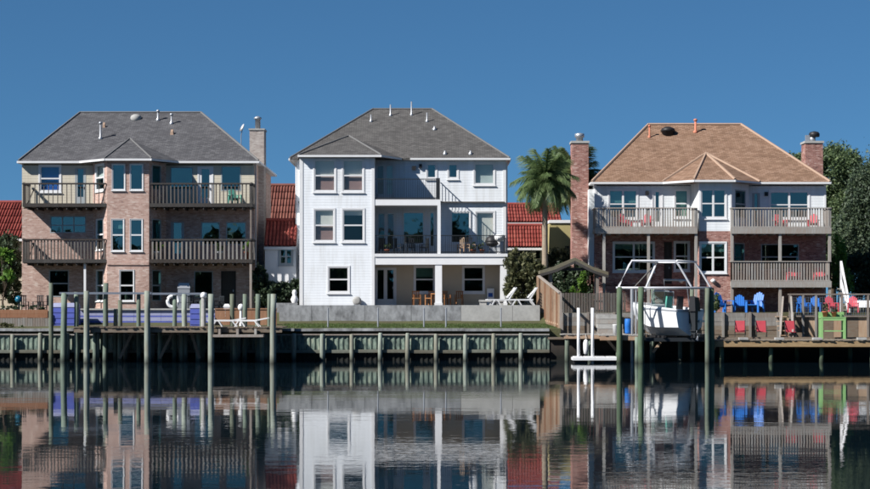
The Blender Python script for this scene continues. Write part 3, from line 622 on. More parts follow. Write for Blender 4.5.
o, x, y, t = chimneyC(572, 588.5, 143, 12.2, 2.7); MB().lathe([(.22, 0), (.22, .25), (.30, .27), (.30, .5), (.05, .55)], 12, (x, y, t)).build('flue', galv, o, True)
o, x, y, t = chimneyC(805.5, 823, 143, 14.5, 2.7)
MB().lathe([(.2, 0), (.2, .3)], 12, (x, y, t)).build('flue', galv, o, True); MB().lathe([(.26, .3), (.34, .32), (.36, .5), (.28, .62), (.05, .68)], 12, (x + .12, y, t)).build('cowl', black, o, True); MB().box(x - .45, x - .2, y - .1, y + .15, t, t + .42).build('cowl', galv, o)
MB().box(PX(588.5, 11.6), xl - .002, 11.3, 20, z1 + 1, ze - .3).build('side_bay', c_siding, hC)

# ------------------------------------------------------------------ houses behind
def ribbed(m, p0, p1, q1, q0, n, r):
    p0, p1, q0, q1 = map(Vector, (p0, p1, q0, q1))
    m.quad(p0, p1, q1, q0); nn = (p1 - p0).cross(q0 - p0).normalized()
    for k in range(n):
        t = (k + .5) / n; a = p0.lerp(p1, t); b = q0.lerp(q1, t); segs = 5
        for s_ in range(segs):
            s0, s1 = a.lerp(b, s_ / segs) + nn * .045, a.lerp(b, (s_ + 1) / segs) + nn * .02; m.tube([s0, s1], [r * 1.12, r * .9], 6, False)
def tile_house(name, label, Y, px0, px1, wallmat, slopes, wtop, wins, tm, depth=9):
    h = thing(name, (PX((px0 + px1) / 2, Y), Y + depth / 2, 2.75), label, 'house'); x0, x1 = PX(px0, Y), PX(px1, Y); f = Fr((x0, Y), (x1, Y)); zt = PZ(wtop, Y)
    rs = [f.r(*w_) for w_ in wins]; wall(h, f, 2.7, zt, rs, wallmat)
    for r in rs: window(h, f, r, 'pair', trim_grey)
    wall(h, Fr((x0, Y + depth), (x0, Y)), 2.7, zt, [], wallmat); wall(h, Fr((x1, Y), (x1, Y + depth)), 2.7, zt, [], wallmat); wall(h, Fr((x1, Y + depth), (x0, Y + depth)), 2.7, zt, [], wallmat)
    MB().box(x0 + .05, x1 - .05, Y + 2.5, Y + 2.6, 2.75, zt).build('partition_wall', interior, h)
    for (ya, pya, yb2, pyb, pa, pb, *tmx) in slopes:      # each slope: lower edge depth and row, upper edge depth and row, columns
        a, b = PX(pa, ya), PX(pb, ya); za, zb2 = PZ(pya, ya), PZ(pyb, yb2); m = MB(); ribbed(m, (a, ya, za), (b, ya, za), (b, yb2, zb2), (a, yb2, zb2), int((b - a) / .21), .07)
        tm_ = tmx[0] if tmx else tm; ro = m.build('roof', tm_, h, kind='stuff'); MB().box(a, b, ya + .02, ya + .14, za - .22, za - .05).build('fascia', trim_white, h)
        MB().quad((a, ya + .1, za - .1), (a, yb2, zb2 - .1), (b, yb2, zb2 - .1), (b, ya + .1, za - .1)).build('soffit', trim_white, h)
        MB().quad((b, yb2, zb2), (a, yb2, zb2), (a, yb2 + depth * .55, za), (b, yb2 + depth * .55, za)).build('rear_roof', tm, h)
        MB().tube([(a, yb2, zb2 + .06), (b, yb2, zb2 + .06)], .13, 8).build('ridge_cap', tm, h)
        for x in (a, b): MB().quad((x, ya + .1, za - .1), (x, yb2, zb2), (x, yb2 + depth * .55, za - .1)).build('gable', wallmat, h)
tile_house('tile_roof_house', 'cream house with bright red tiled roof behind the pink brick house', 26, -70, 40, tan_stucco, [(25.4, 238, 30, 203, -75, 30)], 238, [(-10, 12, 250, 275)], tile)
tile_house('tile_roof_house', 'white walled house with brown tiled roof seen between the pink brick and white houses', 27, 225, 330, white_paint, [(28.2, 220, 32, 186, 225, 330)], 220, [], tile2)
tile_house('tile_roof_outbuilding', 'small white outbuilding with red tiled roof in the gap beside the white house', 10.5, 265, 296, white_paint, [(10.3, 246, 11.8, 221, 264, 296.4)], 246, [(280, 292, 249, 264)], tile, depth=2.2)
tile_house('tile_roof_house', 'grey walled house with two bands of red tiled roof behind the palm trunk', 29, 470, 557, trim_grey, [(28.3, 247, 29.8, 226, 470, 552), (30.2, 222, 34, 205, 470, 562)], 247, [(517, 531, 250, 268), (535, 547, 250, 268)], tile)
Yt = 26.0; h = thing('stucco_tower', (PX(562, Yt), Yt + 2, 2.75), 'plain olive yellow stucco block beside the left chimney of the red brick house', 'building')
wall(h, Fr((PX(549.5, Yt), Yt), (PX(590, Yt), Yt)), 2.7, PZ(223, Yt), [], olive_stucco); wall(h, Fr((PX(549.5, Yt), Yt + 6), (PX(549.5, Yt), Yt)), 2.7, PZ(223, Yt), [], olive_stucco); wall(h, Fr((PX(590, Yt), Yt), (PX(590, Yt), Yt + 6)), 2.7, PZ(223, Yt), [], olive_stucco)
MB().box(PX(549, Yt), PX(590.5, Yt), Yt - .1, Yt + 6.1, PZ(223, Yt), PZ(220, Yt)).build('parapet', trim_white, h)
MB().box(PX(565, Yt), PX(569, Yt), Yt - .15, Yt - .002, PZ(250, Yt), PZ(246, Yt)).build('wall_lamp', black, h)

# ------------------------------------------------------------------ bulkhead
SP = 28.25; bh = thing('bulkhead', (PX(280, 0), 0, 0), 'stained concrete bulkhead with timber piles and grey cap below the lawn', 'sea wall')
ztop = PZ(328.5, 0); xw = PX(SP + CX, 0)
m = MB(); n = 44
for k in range(n):
    for (za, zb2) in ((-1.2, 1.5),):
        xa, xb2 = xw * k / n, xw * (k + 1) / n; yy = lambda t: .06 + .022 * math.copysign(min(1, abs(math.sin(t * 2 * math.pi * 5.5)) * 1.8), math.sin(t * 2 * math.pi * 5.5))
        m.quad((xa, yy(k / n), za), (xb2, yy((k + 1) / n), za), (xb2, yy((k + 1) / n), zb2), (xa, yy(k / n), zb2))
pm = m.mesh('sheet_panel', sheet); pil = MB().lathe([(.12, -2), (.13, .6), (.12, 1.48), (.09, 1.54)], 10).mesh('pile', pale_pile, True)
capm = MB().box(.003, xw - .003, -.10, .45, ztop - .15, ztop).mesh('cap_slab', concrete); walm = MB().box(0, xw, -.13, .03, .44, .62).mesh('waler', wood('waler_timber', (.17, .18, .15), wet=.35, along=(1, 5, 6)))
wal2 = MB().box(0, xw, -.05, .02, 1.46, 1.53).mesh('waler', pale_wood)
x0p = -44.0
for k in range(22):
    x = PX(x0p + k * SP, 0)
    if x + xw > XS + .3: break
    add('sheet_panel', pm, bh, (x, 0, 0)); add('cap_slab', capm, bh, (x, 0, random.uniform(-.008, .008))); add('waler', walm, bh, (x, 0, random.uniform(-.02, .02))); add('waler', wal2, bh, (x, 0, random.uniform(-.015, .015)))
    add('pile', pil, bh, (x + random.uniform(-.06, .06), -.20, random.uniform(-.04, .06)), rot=(0, random.uniform(-.012, .012), random.random() * 6))
xend = x + xw * 0
add('pile', pil, bh, (PX(322.5, 0), -.3, 0))
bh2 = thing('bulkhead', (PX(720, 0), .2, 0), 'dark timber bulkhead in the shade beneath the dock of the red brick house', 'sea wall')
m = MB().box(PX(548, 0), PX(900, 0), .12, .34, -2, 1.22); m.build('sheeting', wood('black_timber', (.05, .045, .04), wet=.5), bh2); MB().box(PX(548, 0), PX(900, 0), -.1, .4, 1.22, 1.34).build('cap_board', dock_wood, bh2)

# ------------------------------------------------------------------ white house terrace
def patio():
    x0, x1 = PX(279, 4), PX(540, 4)
    o = thing('retaining_wall', ((x0 + x1) / 2, 4.1, 1.9), 'long mottled grey concrete retaining wall above the lawn strip', 'wall'); zt = PZ(305.2, 4); k = 0; x = x0
    ws = [1.9, 3.1, 2.7, 2.9, 3.0, 1.6]; tot = sum(ws)
    for i, w_ in enumerate(ws):
        w2 = w_ / tot * (x1 - x0); MB().box(x + .008, x + w2 - .008, 4.0 + .012 * (i % 2), 4.3, 1.7, zt).build('panel', pale_concrete if i >= 4 else concrete, o); x += w2
    p = MB().box(x0 + .02, x1, 4.305, 11.39, 2.6, PAT); struct('patio', p, plain('patio_paving', (.20, .18, .16), .9, .2, 1.5))
    for px in (328, 378, 424, 446, 501):
        q = thing('fence_post', (PX(px, 1.2), 1.2, 1.84), 'thin pale metal post standing on the lawn strip before the grey wall', 'post', 'thin metal posts along the lawn strip')
        MB().tube([(0, 0, -.1), (0, 0, PZ(309, 1.2) - 1.84)], .045, 8).build('shaft', galv, None).parent = q; MB().lathe([(.06, 0), (.06, .04), (.02, .07)], 8, (0, 0, PZ(309, 1.2) - 1.84)).build('finial', galv, None).parent = q
patio()
# grass strip
gx0, gx1 = PX(281, 1), PX(556, 1); N = 26000
xs = rng.uniform(gx0, gx1, N); ys = rng.uniform(.5, 3.95, N); hs_ = rng.uniform(.03, .09, N); an = rng.uniform(0, 6.28, N); ln = rng.normal(0, .05, (N, 2))
zs_ = 1.84 + (ys - .35) / 3.55 * .22 - .01; V = np.zeros((N, 3, 3)); dxy = np.stack([np.cos(an), np.sin(an)], 1) * .014
V[:, 0, :2] = np.stack([xs, ys], 1) - dxy; V[:, 1, :2] = np.stack([xs, ys], 1) + dxy; V[:, 2, :2] = np.stack([xs, ys], 1) + ln; V[:, 0, 2] = zs_; V[:, 1, 2] = zs_; V[:, 2, 2] = zs_ + hs_
me = bpy.data.meshes.new('grass'); me.from_pydata(V.reshape(-1, 3).tolist(), [], np.arange(N * 3).reshape(-1, 3).tolist()); me.materials.append(grass_mat)
tag(add('grass', me, kind='stuff'), 'short green lawn strip between the bulkhead cap and grey retaining wall', 'grass')

# ------------------------------------------------------------------ foliage builders
def leaves(name, parent, blobs, n, size, mat, flat=.0):
    """leaf-sized faces gathered in clumps spread over the given ellipsoids (cx, cy, cz, rx, ry, rz)"""
    vol = np.array([b[3] * b[4] * b[5] for b in blobs]) ** .8; vol = vol / vol.sum(); P = []
    for b, wv in zip(blobs, vol):
        nn = int(n * wv); K = max(6, nn // 60)
        d = rng.normal(size=(K, 3)); d /= np.linalg.norm(d, axis=1)[:, None]; rr = rng.uniform(.45, 1.0, K) ** .6; cen = d * rr[:, None]
        idx = rng.integers(0, K, nn); sp = rng.uniform(.10, .24, K)[idx]
        pts = cen[idx] + rng.normal(size=(nn, 3)) * sp[:, None] * .75; P.append(pts * np.array(b[3:6]) + np.array(b[:3]))
    P = np.concatenate(P); n = len(P); a = rng.normal(size=(n, 3)); a[:, 2] -= .3; a /= np.linalg.norm(a, axis=1)[:, None]
    b = np.cross(a, rng.normal(size=(n, 3))); b /= np.linalg.norm(b, axis=1)[:, None]; s = size * rng.uniform(.6, 1.4, n)[:, None]
    V = np.stack([P - a * s, P + b * s * .42, P + a * s, P - b * s * .42], 1).reshape(-1, 3)
    me = bpy.data.meshes.new(name); me.from_pydata(V.tolist(), [], np.arange(4 * n).reshape(-1, 4).tolist()); me.materials.append(mat)
    return add(name, me, parent)
def tree(name, label, base, blobs, n, size, mat, cat='tree', group=None, tr=.2, trunk=bark):
    o = thing(name, base, label, cat, group); B = Vector(base); m = MB(); zc = sum(b[2] for b in blobs) / len(blobs); fork = Vector((base[0], base[1], base[2] + (zc - base[2]) * .45))
    m.tube([B - Vector((0, 0, .1)), B.lerp(fork, .5) + Vector((random.uniform(-.1, .1), 0, 0)), fork], [tr, tr * .85, tr * .7], 8)
    for b in blobs:
        for k in range(3):
            e = Vector(b[:3]) + Vector((random.uniform(-.5, .5) * b[3], random.uniform(-.5, .5) * b[4], random.uniform(-.3, .3) * b[5])); mid = fork.lerp(e, .5) + Vector((0, 0, -.1))
            m.tube([fork, mid, e], [tr * .55, tr * .35, tr * .1], 6)
    m.build('trunk', trunk, o, True); leaves('crown', o, blobs, n, size, mat); return o
def blob(px, py, Y, rx, rz, ry=None): return (PX(px, Y), Y, PZ(py, Y), rx * (D + Y) / F, (ry or rx) * (D + Y) / F, rz * (D + Y) / F)

# right side trees
Y = 34; tree('oak_tree', 'broad mid green tree rising behind the right chimney of the red brick house', (PX(832, Y), Y, 2.75), [blob(835, 170, Y, 26, 24), blob(806, 166, Y, 20, 17), blob(852, 200, Y, 26, 34), blob(800, 200, Y, 20, 30), blob(828, 230, Y, 30, 40)], 64000, .125, leaf_oak, tr=.35)
Y = 27; tree('oak_tree', 'tall dark tree beside the right edge of the red brick house', (PX(868, Y), Y, 2.75), [blob(868, 205, Y, 22, 40), blob(892, 190, Y, 28, 50), blob(850, 240, Y, 18, 34), blob(876, 260, Y, 26, 34), blob(905, 250, Y, 30, 40)], 60000, .12, leaf_soft, tr=.3)
Y = 14; tree('shrub', 'sunlit yellow green shrub beside the right balcony posts of the red brick house', (PX(839, Y), Y, 2.75), [blob(838, 258, Y, 8, 22), blob(843, 280, Y, 10, 14)], 3500, .12, leaf_light, 'shrub', tr=.06)
Y = 18; tree('shrub', 'dark tall hedge shrub under the dark tree on the right', (PX(862, Y), Y, 2.75), [blob(858, 275, Y, 16, 24), blob(880, 270, Y, 18, 28)], 8000, .14, leaf_dark, 'shrub', tr=.08)
# left
Y = 14; tree('shrub', 'green bush darkened to fill in shade below the bright red tiled roof', (PX(4, Y), Y, 2.75), [blob(6, 250, Y, 13, 16), blob(-8, 268, Y, 18, 28), blob(10, 272, Y, 11, 20), blob(12, 292, Y, 10, 12)], 14000, .13, leaf_dark, 'shrub', tr=.08)  # lower blobs and dark leaf colour stand in for shade beside the house
Y = 6.5; o = tree('shrub', 'bright lime green leafy plant at the left end of the brick house yard', (PX(4, Y), Y, 2.72), [blob(3, 258, Y, 8, 9), blob(8, 277, Y, 5, 5)], 520, .26, leaf_light, 'shrub', tr=.04)
# between A and B
Y = 9.3; tree('shrub', 'rounded dark shrub beside the chimney wall of the pink brick house', (PX(268, Y), Y, 2.75), [blob(260, 280, Y, 8, 14), blob(272, 290, Y, 12, 9), blob(270, 298, Y, 14, 8)], 7000, .11, leaf_dark, 'shrub', tr=.06)
Y = 10; tree('shrub', 'small bright green bush by the corner post of the pink brick house', (PX(262, Y), Y, 2.75), [blob(261, 291, Y, 6, 11)], 1800, .10, leaf_oak, 'shrub', tr=.04)
Y = 9.5; tree('shrub', 'dark hedge filling the gap beside the white house', (PX(288, Y), Y, 2.75), [blob(284, 293, Y, 10, 10), blob(295, 291, Y, 8, 12)], 5000, .12, leaf_dark, 'shrub', tr=.06)
# right of B
Y = 8.6; tree('shrub', 'tall olive brown shrub at the right corner of the white house', (PX(522, Y), Y, 2.75), [blob(515, 262, Y, 10, 12), blob(528, 270, Y, 13, 16), blob(516, 288, Y, 12, 18), blob(540, 285, Y, 12, 20)], 11000, .12, leaf_olive, 'shrub', tr=.07)
Y = 12; tree('shrub', 'dark hedge behind the open timber pavilion', (PX(575, Y), Y, 2.75), [blob(563, 280, Y, 12, 17), blob(582, 280, Y, 12, 17), blob(572, 298, Y, 22, 12)], 8000, .12, leaf_dark, 'shrub', tr=.06)
Y = 9; tree('shrub', 'small yellow green bush inside the open timber pavilion', (PX(571, Y), Y, 2.72), [blob(573, 295, Y, 5, 8), blob(583, 284, Y, 5, 12)], 2200, .09, leaf_light, 'shrub', tr=.03)
Y = 20; tree('shrub', 'olive shrub in front of the yellow stucco block', (PX(556, Y), Y, 2.75), [blob(560, 258, Y, 11, 9), blob(552, 266, Y, 10, 12)], 4500, .12, leaf_olive, 'shrub', tr=.06)
Y = 5; tree('shrub', 'low green plant against the brick base beside the boat', (PX(716, Y), Y, 2.72), [blob(716, 302, Y, 4, 8)], 900, .08, leaf_oak, 'plant', tr=.03)

# palms
def frond_mesh(L, droop, seed):
    r = random.Random(seed); m = MB(); pts = []; n = 16
    for k in range(n + 1):
        t = k / n; pts.append(Vector((L * (t - .18 * droop * t * t), 0, L * (.28 * t - droop * .62 * t * t))))
    m.tube(pts, [.035 * (1 - .85 * k / n) for k in range(n + 1)], 4)
    for k in range(3, n * 4):
        t = k / (n * 4); i = min(n - 1, int(t * n)); p = pts[i].lerp(pts[i + 1], t * n - i); d = (pts[i + 1] - pts[i]).normalized(); ll = L * .30 * math.sin(math.pi * min(1, .12 + t * .88)) ** .6 + .1
        for s in (-1, 1):
            tip = p + (d * .55 + Vector((0, s, 0)) * .75 + Vector((0, 0, -.45 - .7 * r.random()))).normalized() * ll * r.uniform(.8, 1.1); wv = d * .0085
            midp = p.lerp(tip, .5) + Vector((0, 0, .06)); m.quad(p - wv, p + wv, midp + wv * 1.2, midp - wv * 1.2); m.quad(midp - wv * 1.2, midp + wv * 1.2, tip)
    return m.mesh('frond', leaf_palm)
FR = [frond_mesh(1.0, dr, i) for i, dr in enumerate((.55, .95, 1.25))]; 
def palm(label, px, Y, ztop, L, n, tr, lean=0):
    x = PX(px, Y); o = thing('palm_tree', (x, Y, 2.75), label, 'palm tree', None); m = MB(); H_ = ztop - 2.75
    pts = [(x + lean * math.sin(t * 1.5), Y, 2.65 + H_ * t) for t in [k / 14 for k in range(15)]]; m.tube(pts, [tr * (1.25 - .35 * k / 14) * (1 + .07 * (k % 2)) for k in range(15)], 10); m.build('trunk', palm_bark, o, True)
    tp = pts[-1]; m = MB().lathe([(tr * .9, -.7), (tr * 1.5, -.3), (tr * 1.3, .1), (tr * .3, .5)], 10, tp); m.build('crown_shaft', palm_bark, o, True)
    for k in range(n):
        a = k * 2.39996 + random.uniform(-.2, .2); e = (k / n); pit = math.radians(70 - 115 * e + random.uniform(-8, 8)); me = FR[0 if e < .3 else 1 if e < .7 else 2]
        f = add('frond', me, o, (tp[0], tp[1], tp[2] + .15)); s = L * random.uniform(.85, 1.1); f.scale = (s, s, s); f.rotation_euler = (random.uniform(-.3, .3), -pit, a)
palm('palm tree with pale bare trunk between the white house and red brick house', 545, 8.5, PZ(182, 8.5), 2.35, 36, .17)
palm('dense palm crown against the left brick chimney of the red brick house', 571, 14.6, PZ(179, 14.6), 2.45, 40, .15, .2)
Y = 16; tree('broadleaf_tree', 'bushy dark tree behind the palm beside the left brick chimney', (PX(578, Y + 2), Y + 2, 2.75), [blob(566, 172, 18, 12, 20), blob(580, 178, 18, 12, 14), blob(572, 192, 18, 12, 12)], 6000, .12, leaf_oak, 'tree', tr=.12)

# ------------------------------------------------------------------ chairs
CH_CACHE = {}
def adirondack(loc, rz, mat, label, group=None, s=1.0):
    if mat.name not in CH_CACHE:
        a = MB()
        for k in range(5): a.hexa([Vector((-.26, -.30 + k * .115, .36 - k * .025)) + Vector(q) for q in ((0, 0, 0), (.52, 0, 0), (.52, .1, -.02), (0, .1, -.02), (0, 0, .025), (.52, 0, .025), (.52, .1, .005), (0, .1, .005))])
        b = MB()
        for k in range(5):
            x = -.25 + k * .102; h = (.62, .70, .74, .70, .62)[k]; b.hexa([(x, .22, .24), (x + .088, .22, .24), (x + .088, .245, .24), (x, .245, .24), (x, .22 + h * .42, .24 + h), (x + .088, .22 + h * .42, .24 + h), (x + .088, .245 + h * .42, .24 + h), (x, .245 + h * .42, .24 + h)])
        b.box(-.26, .26, .36, .39, .5, .57)
        arm = MB().box(-.07, .07, -.36, .34, .55, .58).mesh('armrest', mat); lf = MB().box(-.04, .04, -.33, -.24, 0, .55).mesh('leg', mat); lb = MB().hexa([(-.03, .3, 0), (.03, .3, 0), (.03, .42, 0), (-.03, .42, 0), (-.03, .18, .55), (.03, .18, .55), (.03, .3, .55), (-.03, .3, .55)]).mesh('leg', mat)
        CH_CACHE[mat.name] = (a.mesh('seat', mat), b.mesh('backrest', mat), arm, lf, lb)
    se, ba, arm, lf, lb = CH_CACHE[mat.name]; o = thing('garden_chair', loc, label, 'chair', group, rz); o.scale = (s, s, s)
    for nme, me, x in (('seat', se, 0), ('backrest', ba, 0), ('armrest', arm, -.32), ('armrest', arm, .32), ('leg', lf, -.3), ('leg', lf, .3), ('leg', lb, -.3), ('leg', lb, .3)): add(nme, me, o, (x, 0, 0), local=True)
    return o
zu, zl = PZ(231, 9.0) - .1 + .24, PZ(284.5, 9.0) - .1 + .24
Yc = 9.6
adirondack((PX(622.5, Yc), Yc, zu), .15, red_paint, 'red slatted garden chair on the left upper balcony below the double window'); adirondack((PX(646.5, Yc), Yc, zu), -.2, red_paint, 'red slatted garden chair on the left upper balcony beside the glazed door')
adirondack((PX(781, Yc), Yc, zu), .3, red_paint, 'red slatted garden chair on the right upper balcony behind the middle post'); adirondack((PX(813, Yc), Yc, zu), -.3, red_paint, 'red slatted garden chair on the right upper balcony beside bare ivory siding')
adirondack((PX(793, Yc), Yc, zl), .1, red_paint, 'red slatted garden chair on the shaded lower balcony below the wide window'); adirondack((PX(819, Yc), Yc, zl), -.1, red_paint, 'red slatted garden chair on the shaded lower balcony at its outer end')
m = thing('side_table', (PX(634.5, Yc), Yc, zu), 'small red side table between two red chairs on upper balcony', 'table'); add('table_top', MB().box(-.25, .25, -.25, .25, .42, .46).mesh('table_top', red_paint), m, local=True)
for sx in (-.2, .2):
    for sy in (-.2, .2): add('leg', MB().box(sx - .03, sx + .03, sy - .03, sy + .03, 0, .42).mesh('leg', red_paint), m, local=True)
adirondack((PX(725, 5.6), 5.6, 2.73), .7, blue_paint, 'blue slatted garden chair turned sideways by the boat end of the yard', s=1.25); adirondack((PX(740, 6.2), 6.2, 2.73), -.1, blue_paint, 'blue slatted garden chair between two other blue chairs', s=1.1); adirondack((PX(755, 5.6), 5.6, 2.73), -.6, blue_paint, 'blue slatted garden chair nearest the wooden steps', s=1.25)
adirondack((PX(804, 5.5), 5.5, 2.73), .2, blue_paint, 'blue slatted garden chair behind the wire fence beside the steps'); adirondack((PX(815, 5.8), 5.8, 2.73), -.2, blue_paint, 'blue slatted garden chair behind the wire fence above the lime table')
adirondack((PX(832, 5.5), 5.5, 2.73), .2, red_paint, 'faded red garden chair behind the wire fence above the lime table'); adirondack((PX(853, 5.5), 5.5, 2.73), -.2, red_paint, 'faded red garden chair behind the far end of the wire fence')
zt2 = PZ(206, 8.0) - .05 + .22; adirondack((PX(235, 9.2), 9.2, zt2), .5, green_plastic, 'green garden chair on the upper right balcony of the pink brick house')

def simple_chair(loc, rz, mat, label, cat='chair', group=None, h=.9, name='patio_chair'):
    o = thing(name, loc, label, cat, group, rz)
    add('seat', MB().box(-.24, .24, -.24, .24, .42, .47).mesh('seat', mat), o, local=True); b = MB()
    for k in range(4): b.box(-.22 + k * .125, -.16 + k * .125, .21, .245, .47, h - .06)
    b.box(-.24, .24, .205, .25, h - .06, h); add('backrest', b.mesh('backrest', mat), o, local=True)
    for sx in (-.21, .21):
        add('armrest', MB().box(sx - .03, sx + .03, -.24, .22, .64, .67).mesh('armrest', mat), o, local=True)
        for sy in (-.21, .21): add('leg', MB().box(sx - .025, sx + .025, sy - .025, sy + .025, 0, .42 if sy > 0 else .64).mesh('leg', mat), o, local=True)
    return o
for px, rz, lb in ((416.5, .2, 'teak armchair under the porch window nearest the french door'), (430, -.5, 'teak armchair tucked behind the middle porch column'), (446, .5, 'teak armchair to the right of the middle porch column'), (459, -.2, 'teak armchair under the porch window beside the corner column')):
    simple_chair((PX(px, 10.2), 10.2, PAT), rz, teak, lb)
tb_ = thing('patio_table', (PX(438, 10.3), 10.3, PAT), 'teak patio table behind the middle porch column', 'table'); add('table_top', MB().lathe([(.5, .7), (.5, .75)], 16).mesh('table_top', teak), tb_, local=True)
for k in range(4): a = k * 1.57 + .78; add('leg', MB().box(.3 * math.cos(a) - .03, .3 * math.cos(a) + .03, .3 * math.sin(a) - .03, .3 * math.sin(a) + .03, 0, .7).mesh('leg', teak), tb_, local=True)
zd2 = PZ(254.5, 9.0)
for px, rz, lb in ((399, 1.2, 'black metal chair at the left of the balcony dining table'), (411, .1, 'black metal chair behind the balcony dining table'), (424, -1.2, 'black metal chair at the right of the balcony dining table'), (384, .6, 'black metal chair before the balcony french door')): simple_chair((PX(px, 10), 10, zd2), rz, dark_metal, lb, h=1.05)
tb_ = thing('dining_table', (PX(412, 9.8), 9.8, zd2), 'black metal dining table on the white house balcony', 'table'); add('table_top', MB().lathe([(.55, .72), (.55, .76)], 16).mesh('table_top', dark_metal), tb_, local=True); add('leg', MB().lathe([(.3, 0), (.3, .03), (.04, .06), (.04, .72)], 12).mesh('leg', dark_metal), tb_, local=True)
for px, rz, lb in ((462, -.4, 'tan wooden chair on the white house balcony under the shaded window'), (471, .5, 'tan wooden chair on the white house balcony between the two windows')): simple_chair((PX(px, 10), 10, zd2), rz, tan_wood, lb, h=1.1)
gr = thing('barbecue_grill', (PX(492, 9.8), 9.8, zd2), 'black kettle lidded barbecue grill at the balcony corner of the white house', 'grill')
add('lid', MB().lathe([(.42, .78), (.42, .85), (.36, 1.05), (.2, 1.17), (.03, 1.2)], 16).mesh('lid', black, True), gr, local=True); add('bowl', MB().lathe([(.1, .5), (.34, .6), (.42, .78)], 16).mesh('bowl', black, True), gr, local=True)
for k in range(3): a = k * 2.09; add('leg', MB().tube([(.2 * math.cos(a), .2 * math.sin(a), .58), (.34 * math.cos(a), .34 * math.sin(a), 0)], .025, 6).mesh('leg', dark_metal), gr, local=True)
add('side_shelf', MB().box(.42, .75, -.2, .2, .76, .8).mesh('side_shelf', galv), gr, local=True)
hp = thing('birdbath', (PX(499.5, 9.5), 9.5, zd2), 'small white pedestal birdbath beside the barbecue grill', 'birdbath'); add('column', MB().lathe([(.18, 0), (.16, .08), (.07, .2), (.06, .7), (.12, .8)], 12).mesh('column', white_paint, True), hp, local=True); add('bowl', MB().lathe([(.1, .8), (.3, .95), (.33, 1.2), (.2, 1.25)], 14).mesh('bowl', white_paint, True), hp, local=True)
def pot(loc, label, mat=terracotta_pot, lm=leaf_oak, s=1.0):
    o = thing('potted_plant', loc, label, 'potted plant'); add('pot', MB().lathe([(.11 * s, 0), (.16 * s, .26 * s), (.18 * s, .26 * s), (.18 * s, .32 * s), (.14 * s, .32 * s)], 12).mesh('pot', mat, True), o, local=True)
    leaves('foliage', o, [(loc[0], loc[1], loc[2] + .5 * s, .2 * s, .2 * s, .24 * s)], 160, .07 * s, lm)
pot((PX(387, 9.4), 9.4, zd2), 'orange pot plant on the balcony before the french door'); pot((PX(473, 9.4), 9.4, zd2), 'terracotta pot plant on the balcony beside a tan chair'); pot((PX(482, 9.4), 9.4, zd2), 'terracotta pot plant on the balcony beside the grill')
zm = PZ(262, 8.0) - .05 + .22
pot((PX(157, 8.5), 8.5, zm), 'white pot plant on the middle balcony against the brick bay', white_paint, leaf_light, 1.5); pot((PX(221, 8.5), 8.5, zm), 'white pot plant on the middle balcony below the windows', white_paint, leaf_oak, 1.5); pot((PX(248, 8.5), 8.5, zm), 'bright leafed pot plant at the outer end of the middle balcony', terracotta_pot, leaf_light, 1.5)
# loungers on patio
def lounger(loc, rz, label, mat=white_paint, flat=False):
    o = thing('sun_lounger', loc, label, 'sun lounger', None, rz); m = MB()
    for k in range(9): m.box(-.95 + k * .13, -.84 + k * .13, -.3, .3, .33, .36)
    add('seat', m.mesh('seat', mat), o, local=True); m = MB(); an = .15 if flat else .85
    for k in range(6): a = .24 + k * .13; x, z = .1 + a * math.cos(an), .33 + a * math.sin(an); m.beam((x - .05 * math.cos(an), 0, z - .05 * math.sin(an)), (x + .05 * math.cos(an), 0, z + .05 * math.sin(an)), .6, .03)
    for sy in (-.31, .31): m.beam((.28, sy, .33), (.1 + 1.0 * math.cos(an), sy, .33 + 1.0 * math.sin(an)), .05, .07)
    add('backrest', m.mesh('backrest', mat), o, local=True); m = MB()
    for sy in (-.33, .33): m.beam((-1.0, sy, .34), (.5, sy, .34), .05, .08)
    add('frame', m.mesh('frame', mat), o, local=True)
    for x0, x1 in ((-.55, -.75), (-.4, -.2), (.35, .6)):
        for sy in (-.34, .34): add('leg', MB().beam((x0, sy, .33), (x1, sy, 0), .05, .06).mesh('leg', mat), o, local=True)
    return o
lounger((PX(503, 5.2), 5.2, PAT), .15, 'white slatted sun lounger with raised back beside the corner porch column'); lounger((PX(524, 4.9), 4.9, PAT), .1, 'white slatted sun lounger with raised back at the end of the terrace')
o = thing('stone_bench', (PX(491, 6.0), 6.0, PAT), 'low pale stone bench on the terrace behind the loungers', 'bench'); MB().box(PX(479, 6), PX(504, 6), 5.8, 6.3, PAT + .22, PAT + .34).build('seat', pale_concrete, o)
for px in (483, 500): MB().box(PX(px, 6) - .2, PX(px, 6) + .2, 5.85, 6.25, PAT, PAT + .22).build('leg', pale_concrete, o)
o = thing('sign_board', (PX(490.5, 11), 11, PAT), 'small white framed board with blue panel leaning on the porch wall', 'board'); MB().box(PX(487, 11.2), PX(494, 11.2), 11.1, 11.3, PAT, PZ(288.5, 11.2)).build('frame', white_paint, o); MB().box(PX(488.3, 11.1), PX(492.7, 11.1), 11.08, 11.099, PZ(297, 11.1), PZ(293, 11.1)).build('panel', blue_blind, o)
o = thing('hose_reel', (PX(357, 8.8), 8.8, PAT), 'coiled pale garden hose reel against the white house wall', 'hose reel'); add('hose', MB().lathe([(.12, -.12), (.24, -.1), (.28, 0), (.24, .1), (.12, .12)], 14).mesh('hose', pale_concrete, True), o, (0, 0, .28), local=True, rot=(1.57, 0, 0)); add('stand', MB().box(-.2, .2, -.1, .14, 0, .06).mesh('stand', galv), o, local=True)

